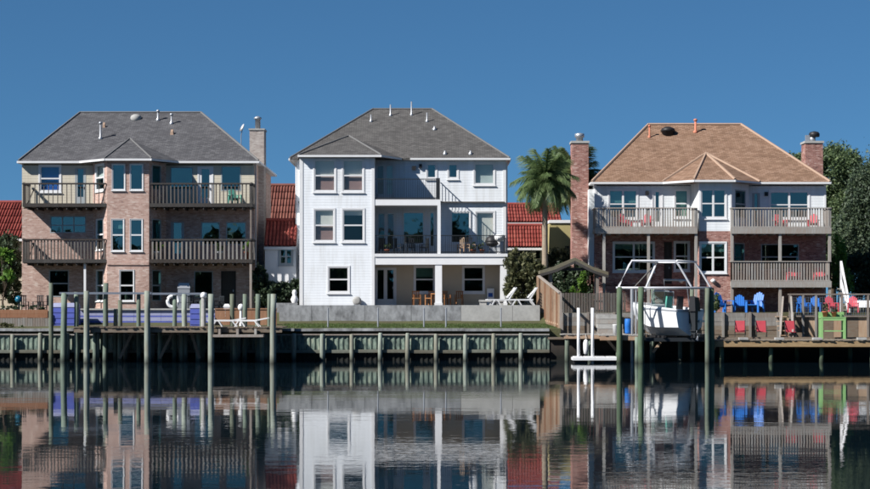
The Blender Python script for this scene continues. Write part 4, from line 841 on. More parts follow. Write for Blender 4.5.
# ------------------------------------------------------------------ sloping fence, pavilion
fx = thing('slat_fence', (PX(549, 3), 3, 1.9), 'brown wooden slat fence sloping down from the terrace to the bulkhead', 'fence'); pts0, pts1 = (PX(539.5, 5.6), 5.6), (PX(559, .6), .6); n = 11
for k in range(n):
    t = k / (n - 1); x, y = pts0[0] + (pts1[0] - pts0[0]) * t, pts0[1] + (pts1[1] - pts0[1]) * t; zb2, zt = PZ(323, 4) - .1 - .35 * t, PZ(277 + 17 * t, y)
    MB().hexa([(x - .07, y - .02, zb2), (x + .07, y - .02, zb2), (x + .07, y + .02, zb2), (x - .07, y + .02, zb2), (x - .07, y - .02, zt), (x + .07, y - .02, zt), (x + .07, y + .02, zt), (x - .07, y + .02, zt)]).build('slat', tan_wood if k % 3 else brown_wood, fx)
MB().beam((pts0[0] - .05, pts0[1] - .05, PZ(276, 5.6)), (pts1[0] + .05, pts1[1] - .05, PZ(293, .6)), .16, .08).build('top_rail', pale_wood, fx)
MB().beam((pts0[0], pts0[1] + .06, 2.35), (pts1[0], pts1[1] + .06, 2.05), .05, .1).build('bottom_rail', tan_wood, fx)
post(fx, pts1[0] + .1, pts1[1], 1.6, PZ(293, .6), .14, pale_wood); post(fx, pts0[0] - .1, pts0[1], 1.9, PZ(276, 5.6), .14, tan_wood)
pv = thing('pavilion', (PX(574, 7), 7.5, 2.72), 'open timber pavilion with low shingled gable roof between the houses', 'pavilion')
yA, yB = 6.0, 8.0; ax = PX(575, yA); za = PZ(257.5, yA)
for s, pxe, pye in ((-1, 540, 270.5), (1, 608.5, 272)):
    x1 = PX(pxe, yA); z1_ = PZ(pye, yA); xm, zm_ = ax + (x1 - ax) * .55, za + (z1_ - za) * .66; m = MB()
    for (xa, zA), (xb2, zB) in (((ax, za), (xm, zm_)), ((xm, zm_), (x1, z1_))): m.hexa([(xa, yA, zA - .2), (xb2, yA, zB - .2), (xb2, yB, zB - .2), (xa, yB, zA - .2), (xa, yA, zA), (xb2, yA, zB), (xb2, yB, zB), (xa, yB, zA)])
    m.build('roof_panel', wood('old_cedar_shingle', (.15, .14, .10), along=(5, 1, 5)) if s < 0 else MATS['old_cedar_shingle'], pv)
    MB().beam((ax, yA + .02, za - .28), (xm, yA + .02, zm_ - .28), .1, .16).build('rafter', dark_wood, pv); MB().beam((xm, yA + .02, zm_ - .28), (x1, yA + .02, z1_ - .28), .1, .16).build('rafter', dark_wood, pv)
    xp = ax + (x1 - ax) * .68
    for y in (yA + .3, yB - .3): post(pv, xp, y, 2.7, za - .72, .16, grey_wood)
    MB().box(xp - .06, xp + .06, yA + .1, yB - .1, za - .74, za - .58).build('beam', dark_wood, pv)
MB().box(PX(551, yA), PX(598, yA), yA + .2, yA + .32, za - .78, za - .62).build('beam', dark_wood, pv); post(pv, ax, yA + .26, za - .62, za - .2, .1, dark_wood, 'king_post')
# grey picket fence and steps between the houses
pf = thing('picket_fence', (PX(592, 4.6), 4.6, 2.72), 'weathered grey picket fence below the timber pavilion', 'fence'); xa, xb2 = PX(562, 4.6), PX(626, 4.6); pk = MB().box(-.06, .06, -.012, .012, 0, PZ(293, 4.6) - 2.0).mesh('picket', mid_wood); n = int((xb2 - xa) / .155)
for k in range(n): add('picket', pk, pf, (xa + (k + .5) * (xb2 - xa) / n, 4.6, 2.0 + random.uniform(-.02, .02)))
MB().box(xa, xb2, 4.63, 4.69, 3.35, 3.45).build('rail', grey_wood, pf); MB().box(xa, xb2, 4.63, 4.69, 2.8, 2.9).build('rail', grey_wood, pf)
st = thing('stone_steps', (PX(605, 3.2), 3.2, 1.25), 'pale grey broad steps below the grey picket fence', 'steps')
for k in range(5): MB().box(PX(597, 2), PX(622, 2), .75 + k * .38, 2.62, 1.25 + k * .28, 1.52 + k * .28 - .01).build('step', pale_wood if k % 2 else pale_concrete, st)

# ------------------------------------------------------------------ left dock and yard
dA = thing('dock', (PX(180, -2), -2, 0), 'weathered wooden dock with tall greenish pilings before the pink brick house', 'dock')
def planks(m, x0, x1, y0, y1, z, wdt=.16, alongx=False):
    n = int(((x1 - x0) if not alongx else (y1 - y0)) / wdt)
    for k in range(n):
        j = random.uniform(-.012, .012)
        if alongx: a = y0 + k * wdt; m.box(x0 + random.uniform(-.03, .03), x1 + random.uniform(-.03, .03), a + .006, a + wdt - .006, z - .05 + j, z + j)
        else: a = x0 + k * wdt; m.box(a + .006, a + wdt - .006, y0 + random.uniform(-.05, .05), y1, z - .05 + j, z + j)
m = MB(); zdk = PZ(327, -4.2); planks(m, PX(73, -4.2), PX(283, -4.2), -4.3, -.3, zdk); m.build('deck_planks', dock_wood, dA, kind='stuff')
MB().box(PX(74, -4.2), PX(282, -4.2), -4.24, -4.14, zdk - .3, zdk - .055).build('fascia_beam', dock_wood, dA); MB().box(PX(74, -1), PX(282, -1), -1, -.9, zdk - .3, zdk - .055).build('fascia_beam', dock_wood, dA)
MB().box(PX(214, -4.4), PX(264, -4.4), -4.9, -4.3, PZ(337, -4.5), PZ(334.5, -4.5)).build('landing_shelf', pale_wood, dA)
for px in (220, 238, 256): MB().box(PX(px, -4.4) - .06, PX(px, -4.4) + .06, -4.75, -4.3, PZ(334.4, -4.5), zdk - .1).build('bracket', pale_wood, dA)
def pile(parent, px, Y, top, r, mat, bottom=-2.0, lean=0):
    x = PX(px, Y); zt = PZ(top, Y); pts = []; n = 6
    for k in range(n + 1): t = k / n; pts.append((x + lean * t + random.uniform(-.012, .012), Y + random.uniform(-.012, .012), bottom + (zt - bottom) * t))
    return MB().tube(pts, [r * 1.08 - r * .16 * k / n for k in range(n + 1)], 10).build('piling', mat, parent, True)
for px, Y, top, r, mt in ((51, -.9, 283, .13, green_pile), (63.5, -1.2, 293, .18, green_pile), (77, -.9, 292, .14, green_pile), (86.7, -4.5, 291, .16, pale_pile), (105, -1.0, 283, .15, green_pile), (120.5, -1.2, 300, .13, green_pile), (115, -.7, 309, .13, green_pile), (139, -1.0, 294, .13, green_pile), (147.7, -4.5, 291, .17, pale_pile), (175, -1.0, 295, .13, green_pile), (185, -1.2, 294, .16, pale_pile), (202, -1.0, 296, .15, green_pile), (211, -4.6, 294, .17, pale_pile), (232.5, -1.2, 294, .14, green_pile), (244.5, -1, 294, .14, green_pile), (257.5, -1, 294, .15, green_pile), (269, -1, 294, .11, green_pile), (272.8, -5.0, 294, .17, pale_pile)): pile(dA, px, Y, top, r, mt, lean=random.uniform(-.05, .05))
for px in (95, 120, 160, 182, 198, 235, 262): pile(dA, px, -2.6, 332, .13, green_pile)
MB().box(PX(60, -1.1), PX(152, -1.1), -1.3, -1.16, PZ(294.3, -1.1), PZ(292.3, -1.1)).build('rail', steel, dA); MB().box(PX(149, -1.1), PX(207, -1.1), -1.28, -1.15, PZ(294.8, -1.1), PZ(292.8, -1.1)).build('rail', steel, dA)
for a, b in ((120, 135), (160, 175), (200, 190)): MB().beam((PX(a, -2.6), -2.75, .2), (PX(b, -2.6), -2.75, zdk - .1), .07, .16).build('brace', dock_wood, dA)
# retaining wall left yard
rw = thing('retaining_wall', (PX(150, 4.4), 4.2, 1.9), 'pale blue painted low wall behind the left dock', 'wall')
for k in range(5): a, b = 80 + k * 27, 80 + (k + 1) * 27; [MB().box(PX(a, 4) + .006, PX(b, 4) - .006, 3.95 + .01 * j, 4.3, z_a, z_b).build('panel', mm_, rw) for j, (z_a, z_b, mm_) in enumerate(((1.7, PZ(321, 4) - .01, blue_tarp), (PZ(321, 4), PZ(317, 4) - .01, blue_wall), (PZ(317, 4), PZ(315.5, 4) - .01, blue_tarp), (PZ(315.5, 4), PZ(310, 4), blue_wall)))]; MB().box(PX(a, 4), PX(b, 4), 3.86, 4.34, PZ(310, 4) + .002, PZ(308.6, 4)).build('coping', pale_concrete, rw)
bf = thing('board_fence', (PX(246, 3), 3.1, 1.9), 'low red brown board wall beside the stack of white loungers', 'fence')
for k in range(6): a, b = 215 + k * 10.3, 215 + (k + 1) * 10.3; MB().box(PX(a, 3) + .006, PX(b, 3) - .006, 3.0 + random.uniform(0, .02), 3.06, 1.8, PZ(309.5, 3)).build('board', brown_wood, bf)
MB().box(PX(215, 3), PX(277, 3), 2.97, 3.1, PZ(309.4, 3), PZ(308.4, 3)).build('top_rail', brown_wood, bf)
gf = thing('board_fence', (PX(20, 2), 2, 1.85), 'grey weathered board wall below the brown planter at the left yard', 'fence'); xa, xb2 = PX(-30, 2), PX(50, 2); n = 32
bd = MB().box(-(xb2 - xa) / n / 2 + .008, (xb2 - xa) / n / 2 - .008, 0, .04, 0, PZ(318, 2) - 1.75).mesh('board', grey_wood)
for k in range(n): add('board', bd, gf, (xa + (k + .5) * (xb2 - xa) / n, 2 + random.uniform(0, .015), 1.75 + random.uniform(-.02, .01)))
MB().box(xa, xb2, 2.05, 2.1, 2.1, 2.2).build('rail', grey_wood, gf)
pl = thing('planter', (PX(10, 3), 3, 1.9), 'long brown timber planter box above the grey board wall', 'planter'); 
for k in range(2): MB().box(PX(-30, 2.4), PX(48, 2.4), 2.3, 2.36, PZ(318, 2.4) + k * .24 + .006, PZ(318, 2.4) + (k + 1) * .24).build('board', brown_wood, pl)
MB().box(PX(-30, 2.4), PX(48, 2.4), 2.36, 3.9, 1.9, PZ(318, 2.4) + .4).build('soil', ground_m, pl); leaves('seedlings', pl, [(PX(px, 2.8), 2.8, PZ(308, 2.8), .5, .4, .16) for px in (-15, 3, 20, 38)], 900, .08, leaf_dark)
Y = 1.2; tree('shrub', 'low weedy tuft growing on the bulkhead by the grey board wall', (PX(4, Y), Y, 1.85), [blob(4, 327, Y, 9, 4)], 900, .08, leaf_olive, 'shrub', tr=.02); tree('shrub', 'small green weed tuft beside the left dock pilings', (PX(22, Y), Y, 1.85), [blob(22, 328, Y, 4, 2.5)], 400, .07, leaf_oak, 'shrub', tr=.02)
# odds and ends in the left yard
def bundle(name, label, cat, px0, px1, py0, py1, Y, dep, mat, z0=2.72, soft=.06, lid=None):
    o = thing(name, (PX((px0 + px1) / 2, Y), Y, z0), label, cat); x0, x1, zt = PX(px0, Y), PX(px1, Y), PZ(py0, Y); h = zt - z0
    MB().box(x0, x1, Y - dep / 2, Y + dep / 2, z0, z0 + h * .82).build('body', mat, o); MB().hexa([(x0 - .03, Y - dep / 2 - .03, z0 + h * .82), (x1 + .03, Y - dep / 2 - .03, z0 + h * .82), (x1 + .03, Y + dep / 2 + .03, z0 + h * .82), (x0 - .03, Y + dep / 2 + .03, z0 + h * .82), (x0 + soft, Y - dep / 2 + soft, zt), (x1 - soft, Y - dep / 2 + soft, zt), (x1 - soft, Y + dep / 2 - soft, zt), (x0 + soft, Y + dep / 2 - soft, zt)]).build('lid', lid or mat, o)
    for k in range(3): MB().box(x0 + .02, x1 - .02, Y - dep / 2 - .025, Y - dep / 2 - .002, z0 + h * (.1 + .24 * k), z0 + h * (.2 + .24 * k)).build('rib', mat, o)
    return o
bundle('storage_box', 'blue tarpaulin covered box under the left ground floor window', 'box', 54, 79, 303, 316, 3.0, .9, blue_tarp, 1.95, lid=blue_wall); bundle('storage_box', 'narrow bright blue box beside the white dock lamp', 'box', 191, 201, 304, 326, 2.6, .8, blue_tarp, 1.9, lid=blue_wall); bundle('storage_box', 'pale grey tall box against the shaded brick ground floor wall', 'box', 178.5, 190.5, 283, 297, 9.2, .7, galv, 2.72)
bundle('storage_box', 'small white box on the red brown board wall terrace', 'box', 224, 230, 304, 310, 3.6, .4, white_paint, 2.3)
lr = thing('life_ring', (PX(172, 3.6), 3.6, PZ(311.5, 3.6)), 'white life ring standing on the pale blue wall', 'life ring'); m = MB()
pts = [(.33 * math.cos(a), 0, .33 * math.sin(a) + .42) for a in [k * math.pi / 12 for k in range(25)]]; m.tube(pts, .1, 8, False); add('ring', m.mesh('ring', white_paint, True), lr, local=True)
lr.location.z = PZ(308.6, 4); lr.location.y = 4.1
dl = thing('dock_lamp', (PX(203.5, -2), -2, zdk), 'white bodied dock lamp with round top beside the rail end', 'lamp'); add('post', MB().lathe([(.14, 0), (.14, .1), (.12, 1.6)], 10).mesh('post', pale_concrete), dl, local=True); add('lamp_head', MB().lathe([(.12, 1.6), (.17, 1.64), (.18, 1.78), (.1, 1.9), (.02, 1.92)], 12).mesh('lamp_head', white_paint, True), dl, local=True)
dl = thing('dock_lamp', (PX(241, 1.2), 1.2, 1.85), 'short white lamp with pale blue globe behind the stacked loungers', 'lamp'); add('post', MB().lathe([(.1, 0), (.08, 1.0)], 10).mesh('post', white_paint), dl, local=True); add('lamp_head', MB().lathe([(.08, 1.0), (.16, 1.08), (.19, 1.22), (.12, 1.36), (.02, 1.4)], 12).mesh('lamp_head', white_paint, True), dl, local=True)
sL = [lounger((PX(px, -3), -3, zdk), rz, lb, white_paint, True) for px, rz, lb in ((226, .05, 'white strap lounger lying low on the left dock beside a bright piling'), (249, -.05, 'white strap lounger lying low at the far end of the left dock'))]
for px, lb in ((24, 'dark patio chair beside the small shrub at the left yard'), (38, 'dark patio chair beside the blue covered box'), (45, 'dark patio chair at the corner of the ground floor window')): simple_chair((PX(px, 6.6), 6.6, 2.72), random.uniform(-1, 1), black, lb, h=1.05)
gl_ = thing('gazing_globe', (PX(18.5, 6), 6, 2.72), 'teal globe on a thin stand at the left yard corner', 'globe'); add('stand', MB().lathe([(.12, 0), (.04, .1), (.03, .55), (.1, .6)], 10).mesh('stand', dark_metal), gl_, local=True); add('globe', MB().lathe([(.02, .58), (.16, .65), (.22, .8), (.16, .95), (.02, 1.02)], 14).mesh('globe', plain('teal_glaze', (.02, .15, .24), .2), True), gl_, local=True)
tb_ = thing('patio_table', (PX(206, 6.5), 6.5, 2.72), 'dark round patio table under the lower right balcony of the pink house', 'table'); add('table_top', MB().lathe([(.7, .7), (.7, .74)], 18).mesh('table_top', dark_metal), tb_, local=True); add('leg', MB().lathe([(.35, 0), (.05, .06), (.05, .7)], 12).mesh('leg', dark_metal), tb_, local=True)
for px, rz, lb in ((193, .8, 'dark patio chair left of the round table under the balcony'), (219, -.8, 'dark patio chair right of the round table under the balcony')): simple_chair((PX(px, 6.5), 6.5, 2.72), rz, dark_metal, lb, h=1.0)
# grey wall and white cycle in the gap
gw = thing('garden_wall', (PX(286, 6), 6, 2.72), 'short grey block wall closing the gap left of the white house', 'wall')
for k in range(3): MB().box(PX(276 + k * 7.2, 6) + .006, PX(276 + (k + 1) * 7.2, 6) - .006, 6, 6.25, 2.6, PZ(303 - 0, 6) ).build('panel', concrete, gw)
fz_ = thing('garden_figure', (PX(294.5, 8.2), 8.2, 2.72), 'white garden ornament beside the corner of the white house', 'ornament'); add('figure', MB().lathe([(.2, 0), (.22, .12), (.1, .3), (.16, .6), (.24, .8), (.14, 1.0), (.1, 1.05), (.15, 1.2), (.1, 1.36), (.02, 1.4)], 14).mesh('figure', white_paint, True), fz_, local=True)

# ------------------------------------------------------------------ right dock
dC = thing('dock', (PX(795, -2), -2, 0), 'brown wooden dock with white edge pads before the red brick house', 'dock'); zC = PZ(340, -4)
m = MB(); planks(m, PX(712, -4), PX(905, -4), -4.05, -.12, zC); m.build('deck_planks', dock_wood, dC, kind='stuff')
MB().box(PX(712, -4), PX(905, -4), -4.0, -3.88, zC - .38, zC - .055).build('fascia_beam', wood('warm_beam', (.34, .24, .13), along=(1, 6, 6)), dC)
for px in (722, 771, 821.5, 872): pile(dC, px, -3.6, 345, .13, dark_pile)
for px in (745, 797, 850): pile(dC, px, -1.5, 345, .13, dark_pile)
for px in (743.5, 779.5, 817.5, 862): MB().box(PX(px, -4) - .24, PX(px, -4) + .24, -4.09, -3.7, zC + .01, zC + .13).build('edge_pad', pale_concrete, dC)
dC2 = thing('dock', (PX(640, -2), -2, 0), 'pale narrow wooden dock carrying the boat lift pilings', 'dock'); zC2 = PZ(334.5, -3); m = MB(); planks(m, PX(563, -3), PX(714, -3), -1.6, -.12, zC2); m.build('deck_planks', pale_wood, dC2, kind='stuff')
MB().box(PX(564, -1.6), PX(714, -1.6), -1.58, -1.46, zC2 - .26, zC2 - .055).build('fascia_beam', tan_wood, dC2)
m = MB(); planks(m, PX(600, -3), PX(646, -3), -4.2, -1.62, zC2 - .02); m.build('finger_planks', pale_wood, dC2, kind='stuff'); MB().box(PX(600, -4.2), PX(646, -4.2), -4.2, -4.08, zC2 - .3, zC2 - .08).build('fascia_beam', tan_wood, dC2)
for px, Y, top, r, mt in ((619.5, -4.3, 287, .16, dark_pile), (641, -4.4, 287, .17, dark_pile), (653, -1.2, 289, .12, green_pile), (692, -1.2, 289, .13, green_pile), (707.5, -4.4, 288, .14, green_pile), (711.5, -4.2, 288, .16, dark_pile), (632, -1.0, 289, .1, galv)): pile(dC2, px, Y, top, r, mt)
for px, Y in ((567, -1.4), (590, -1.4), (618, -1.4), (637, -4.3), (652, -1.4), (680, -1.4)): pile(dC2, px, Y, 337, .13, green_pile)
for a, b in ((604, 618), (665, 653), (720, 712)): MB().beam((PX(a, -1.6), -1.62, zC2 - .1), (PX(b, -1.6), -1.62, .5), .06, .14).build('brace', tan_wood, dC2)
# lift beams and canopy frame
cf = thing('boat_canopy_frame', (PX(663, -2.5), -2.5, 1.5), 'bare white pipe arch frame over the boat lift', 'frame')
zb3 = PZ(288, -2.5)
for Y_, a, b, c, d in ((-4.2, 617.5, 631, 677, 692), (-.9, 645, 657, 696, 711)):
    ztp = PZ(261.5, -2.5); m = MB().tube([(PX(a, Y_), Y_, zb3 - .5 if Y_ < -2 else zb3 - .2), (PX(a + 1.5, Y_), Y_, zb3 + .1), (PX(b - 2, Y_), Y_, ztp - .25), (PX(b + 1, Y_), Y_, ztp), (PX(c - 2, Y_), Y_, ztp), (PX(c + 2, Y_), Y_, ztp - .25), (PX(d - 1, Y_), Y_, zb3 + .1), (PX(d, Y_), Y_, zb3 - .1)], .055, 8); m.build('arch', pale_pipe, cf, True)
MB().tube([(PX(616, -4.3), -4.35, zb3), (PX(712, -4.3), -4.35, zb3)], .05, 8).build('rail', pale_pipe, cf, True); MB().tube([(PX(645, -.9), -.95, zb3), (PX(707, -.9), -.95, zb3)], .06, 8).build('rail', white_paint, cf, True)
for (p, q) in ((632, 657), (677, 696), (617.5, 645), (692, 711)):
    zz_ = PZ(261.5, -2.5) if p in (632, 677) else zb3; MB().tube([(PX(p, -4.2), -4.2, zz_), (PX(q, -.9), -.9, zz_)], .06, 8).build('rail', white_paint, cf, True)
MB().tube([(PX(633, -2), -2, zb3 - .05), (PX(652, -2), -2, PZ(268, -2))], .05, 6).build('brace', black, cf)
for px in (632, 636): MB().tube([(PX(px, -2), -2, zC2 - .06), (PX(px, -2), -2, zb3)], .05, 8).build('upright', galv, cf)
lb_ = thing('boat_lift', (PX(675, -2.6), -2.6, 1.3), 'dark steel cradle beams carrying the white motorboat', 'boat lift'); MB().box(PX(640, -4.4), PX(712, -4.4), -4.15, -4.0, 1.18, 1.38).build('beam', dark_metal, lb_); MB().box(PX(640, -2), PX(712, -2), -2.15, -2.0, 1.18, 1.38).build('beam', dark_metal, lb_)
for px in (662, 690): MB().beam((PX(px, -3), -4.3, 1.44), (PX(px, -3) - .5, -1.8, 1.44), .14, .12).build('bunk', black, lb_)
for px, Y_ in ((645, -4.1), (706, -4.1), (652, -1.9), (704, -1.9)): MB().tube([(PX(px, Y_), Y_ - .01, 1.36), (PX(px, Y_), Y_ - .01, zb3 - .02)], .018, 6).build('cable', dark_metal, lb_)
# boat, stern towards the canal
bt = thing('motorboat', (PX(690, -4.0), -4.0, 1.42), 'white motorboat with black outboard engine raised on the lift', 'boat', None, math.radians(40)); bt.scale = (.9, .78, 1.5); SEC = []
for k in range(13):
    t = k / 12; y = t * 5.6; hb = 1.2 * (1 - max(0, (t - .45) / .55) ** 2.2) + .02; ch_ = hb * (.86 if t < .6 else .86 - (t - .6) * .6); kz = .05 + .9 * max(0, (t - .6) / .4) ** 2; cz = .36 + .55 * max(0, (t - .4) / .6) ** 1.6; gz = 1.02 + .28 * t
    SEC.append([(-hb, y, gz), (-hb * 1.02, y, gz - .16), (-ch_, y, cz), (0, y, kz), (ch_, y, cz), (hb * 1.02, y, gz - .16), (hb, y, gz)])
m = MB(); 
for s in SEC: m.v += s
for k in range(12):
    for j in range(6): a = k * 7 + j; m.f.append((a, a + 1, a + 8, a + 7))
m.f.append((6, 5, 4, 3, 2, 1, 0)); hull = add('hull', m.mesh('hull', gelcoat), bt, local=True)
m = MB()
for k in range(12):
    s0, s1 = SEC[k], SEC[k + 1]
    if k >= 6: m.quad(s0[0], s1[0], s1[6], s0[6])
    else:
        for a, sg in ((0, 1), (6, -1)): i0 = (s0[a][0] + sg * .22, s0[a][1], s0[a][2]); i1 = (s1[a][0] + sg * .22, s1[a][1], s1[a][2]); m.quad(s0[a], s1[a], i1, i0); m.quad(i0, i1, (i1[0], i1[1], .5), (i0[0], i0[1], .5))
m.quad((-1.1, .05, .5), (1.1, .05, .5), (1.1, 2.9, .5), (-1.1, 2.9, .5)); m.quad((-.95, 2.8, .5), (.95, 2.8, .5), (.95, 2.8, 1.15), (-.95, 2.8, 1.15)); m.box(-1.0, 1.0, .02, .25, .5, .95)
add('deck', m.mesh('deck', gelcoat), bt, local=True)
MB_ = MB().beam((-1.23, 0, .96), (-1.23, 3, 1.05), .05, .07); MB_.beam((1.23, 0, .96), (1.23, 3, 1.05), .05, .07); MB_.box(-1.2, 1.2, -.05, 0, .93, 1.0); add('rub_rail', MB_.mesh('rub_rail', galv), bt, local=True)
m = MB().quad((-1.0, 2.7, 1.2), (-.55, 3.2, 1.2), (-.5, 2.95, 1.68), (-.92, 2.55, 1.64)); m.quad((-.55, 3.2, 1.2), (.55, 3.2, 1.2), (.5, 2.95, 1.68), (-.5, 2.95, 1.68)); m.quad((.55, 3.2, 1.2), (1.0, 2.7, 1.2), (.92, 2.55, 1.64), (.5, 2.95, 1.68)); add('windshield', m.mesh('windshield', glass), bt, local=True)
m = MB().tube([(-1.0, 2.65, 1.2), (-.92, 2.55, 1.66), (-.5, 2.95, 1.7), (.5, 2.95, 1.7), (.92, 2.55, 1.66), (1.0, 2.65, 1.2)], .035, 6); add('windshield_frame', m.mesh('windshield_frame', galv), bt, local=True)
for x, mt in ((-.5, green_plastic), (.5, black)):
    s = MB().box(x - .28, x + .28, 1.6, 2.1, .5, .95); s.hexa([(x - .28, 1.5, .95), (x + .28, 1.5, .95), (x + .28, 1.62, .95), (x - .28, 1.62, .95), (x - .24, 1.38, 1.5), (x + .24, 1.38, 1.5), (x + .24, 1.5, 1.5), (x - .24, 1.5, 1.5)]); add('seat', s.mesh('seat', mt), bt, local=True)
e = MB().hexa([(-.24, -.75, .95), (.24, -.75, .95), (.24, -.12, .95), (-.24, -.12, .95), (-.2, -.66, 1.45), (.2, -.66, 1.45), (.2, -.2, 1.5), (-.2, -.2, 1.5)]); en = add('engine', e.mesh('engine', black), bt, local=True)
e = MB().hexa([(-.09, -.6, .1), (.09, -.6, .1), (.09, -.2, .1), (-.09, -.2, .1), (-.13, -.62, .95), (.13, -.62, .95), (.13, -.15, .95), (-.13, -.15, .95)]); e.box(-.2, .2, -.7, -.2, .22, .26); e.lathe([(.1, -.08), (.1, .08)], 10, (0, -.45, .06)); e.box(-.1, .1, -.15, .04, .5, 1.0); lg = add('drive_leg', e.mesh('drive_leg', dark_metal), bt, local=True)
m = MB()
for k in range(3): a = k * 2.09; m.hexa([(.02 * math.cos(a), -.72, .06 + .02 * math.sin(a)), (.02 * math.cos(a + .5), -.76, .06 + .02 * math.sin(a + .5)), (.2 * math.cos(a + .4), -.76, .06 + .2 * math.sin(a + .4)), (.2 * math.cos(a - .2), -.72, .06 + .2 * math.sin(a - .2))] + [(.02 * math.cos(a), -.70, .06 + .02 * math.sin(a)), (.02 * math.cos(a + .5), -.74, .06 + .02 * math.sin(a + .5)), (.2 * math.cos(a + .4), -.74, .06 + .2 * math.sin(a + .4)), (.2 * math.cos(a - .2), -.70, .06 + .2 * math.sin(a - .2))])
add('propeller', m.mesh('propeller', galv), bt, local=True); add('swim_platform', MB().box(.35, 1.1, -.55, -.06, .55, .62).mesh('swim_platform', gelcoat), bt, local=True)
m = MB().tube([(-1.1, 1.2, 1.05), (-1.0, 1.4, 2.1), (1.0, 1.4, 2.1), (1.1, 1.2, 1.05)], .04, 8); add('tower', m.mesh('tower', galv, True), bt, local=True)
# floating white platform, mooring poles
fd_ = thing('floating_platform', (PX(595, -3.5), -3.5, 0), 'white floating platform with two tall white guide poles', 'platform'); MB().box(PX(572.5, -4), PX(618, -4), -4.3, -2.9, .15, PZ(357.5, -4)).build('frame', white_paint, fd_)
for px in (580, 610): MB().box(PX(px, -4) - .35, PX(px, -4) + .35, -4.1, -3.1, -.3, .148).build('float', black, fd_)
for k in range(4): MB().box(PX(574 + k * 11, -4), PX(583 + k * 11, -4), -4.25, -2.95, PZ(357.5, -4), PZ(357.5, -4) + .05).build('deck_tile', white_paint, fd_)
for px in (578.5, 592.5): MB().tube([(PX(px, -3.9), -3.9, -.3), (PX(px, -3.9), -3.9, PZ(308, -3.9))], .085, 10).build('guide_pole', white_paint, fd_, True)
by = thing('fender_buoy', (PX(586, -1.8), -1.75, .8), 'white oval fender hanging between the white guide poles', 'fender'); MB().lathe([(.03, -.62), (.12, -.55), (.15, -.3), (.15, .05), (.1, .2), (.03, .25)], 12, (PX(586, -1.8), -1.75, 1.0)).build('fender', white_paint, by, True); MB().tube([(PX(586, -1.8), -1.75, 1.2), (PX(586, -1.8), -1.6, zC2)], .02, 6).build('rope', pale_concrete, by)
bk_ = thing('bucket', (PX(616, -3.4), -3.4, zC2 - .02), 'white tapered bucket on the pale narrow dock', 'bucket'); add('body', MB().lathe([(.15, 0), (.19, .55), (.2, .56), (.18, .58)], 14).mesh('body', white_paint, True), bk_, local=True); add('handle', MB().tube([(-.19, 0, .5), (-.14, 0, .68), (.14, 0, .68), (.19, 0, .5)], .012, 6).mesh('handle', galv), bk_, local=True)
bn = thing('storage_drum', (PX(628, -1.0), -1.0, zC2), 'blue plastic drum beside the lift pilings on the pale dock', 'drum'); add('body', MB().lathe([(.16, 0), (.18, .1), (.18, .4), (.19, .42), (.18, .8), (.15, .86)], 14).mesh('body', blue_paint, True), bn, local=True); add('lid', MB().lathe([(.16, .86), (.16, .9)], 14).mesh('lid', black), bn, local=True)
# wooden retaining wall and fence of the right yard
ww = thing('retaining_wall', (PX(755, 3), 3, 1.3), 'grey horizontal board retaining wall below the blue chairs', 'wall'); xa, xb2 = PX(560, 2.8), PX(782, 2.8); zt = PZ(313, 2.8); n = 6
for k in range(n):
    for j in range(6): MB().box(xa + (xb2 - xa) * j / 6 + .006, xa + (xb2 - xa) * (j + 1) / 6 - .006, 2.7 + random.uniform(0, .03), 2.8, 1.2 + k * (zt - 1.2) / n + .006, 1.2 + (k + 1) * (zt - 1.2) / n).build('board', grey_wood if k > 2 else dock_wood, ww)
for px in (562, 588, 614, 640, 668, 696, 723, 750, 778): post(ww, PX(px, 2.7), 2.63, 1.2, zt + .05, .13, grey_wood)
wf = thing('wire_fence', (PX(830, 3), 3, 1.25), 'wire mesh and timber post fence above a brown board base', 'fence'); zf = PZ(294.5, 2.8)
for px in (790, 803, 816, 842, 868, 894): post(wf, PX(px, 2.8), 2.8, 1.2, zf - .03, .12, grey_wood)
MB().box(PX(788, 2.8), PX(896, 2.8), 2.73, 2.87, zf - .03, zf + .05).build('top_rail', grey_wood, wf); MB().box(PX(788, 2.8), PX(896, 2.8), 2.77, 2.83, PZ(317, 2.8), PZ(315.5, 2.8)).build('bottom_rail', grey_wood, wf)
m = MB(); x = PX(789, 2.8)
while x < PX(895, 2.8): m.box(x, x + .012, 2.793, 2.807, PZ(317, 2.8), zf - .03); x += .14
z = PZ(317, 2.8)
while z < zf - .1: m.box(PX(789, 2.8), PX(895, 2.8), 2.795, 2.805, z, z + .008); z += .14
m.build('wire_mesh', steel, wf, kind='stuff')
for j in range(9): a = 784 + j * 12.4; MB().box(PX(a, 2.9) + .008, PX(a + 12.4, 2.9) - .008, 2.9, 2.96, 1.2, PZ(317.5, 2.9) + random.uniform(-.03, .03)).build('board', dock_wood if j % 2 else tan_wood, wf)
ws_ = thing('wooden_steps', (PX(786, 2), 2, 1.25), 'narrow grey wooden steps with leaning rails from dock to yard', 'steps')
for px in (780, 793): MB().beam((PX(px, .9), .9, 1.25), (PX(px + (3 if px < 785 else -2), 2.6), 2.6, PZ(297, 2.6)), .1, .12).build('rail', pale_wood, ws_); MB().beam((PX(px, .8), .8, 1.2), (PX(px, 2.65), 2.65, 2.68), .06, .22).build('stringer', grey_wood, ws_)
for k in range(5): MB().box(PX(780, 1), PX(793, 1), .9 + k * .36, 1.2 + k * .36, 1.4 + k * .27, 1.45 + k * .27).build('tread', tan_wood, ws_)
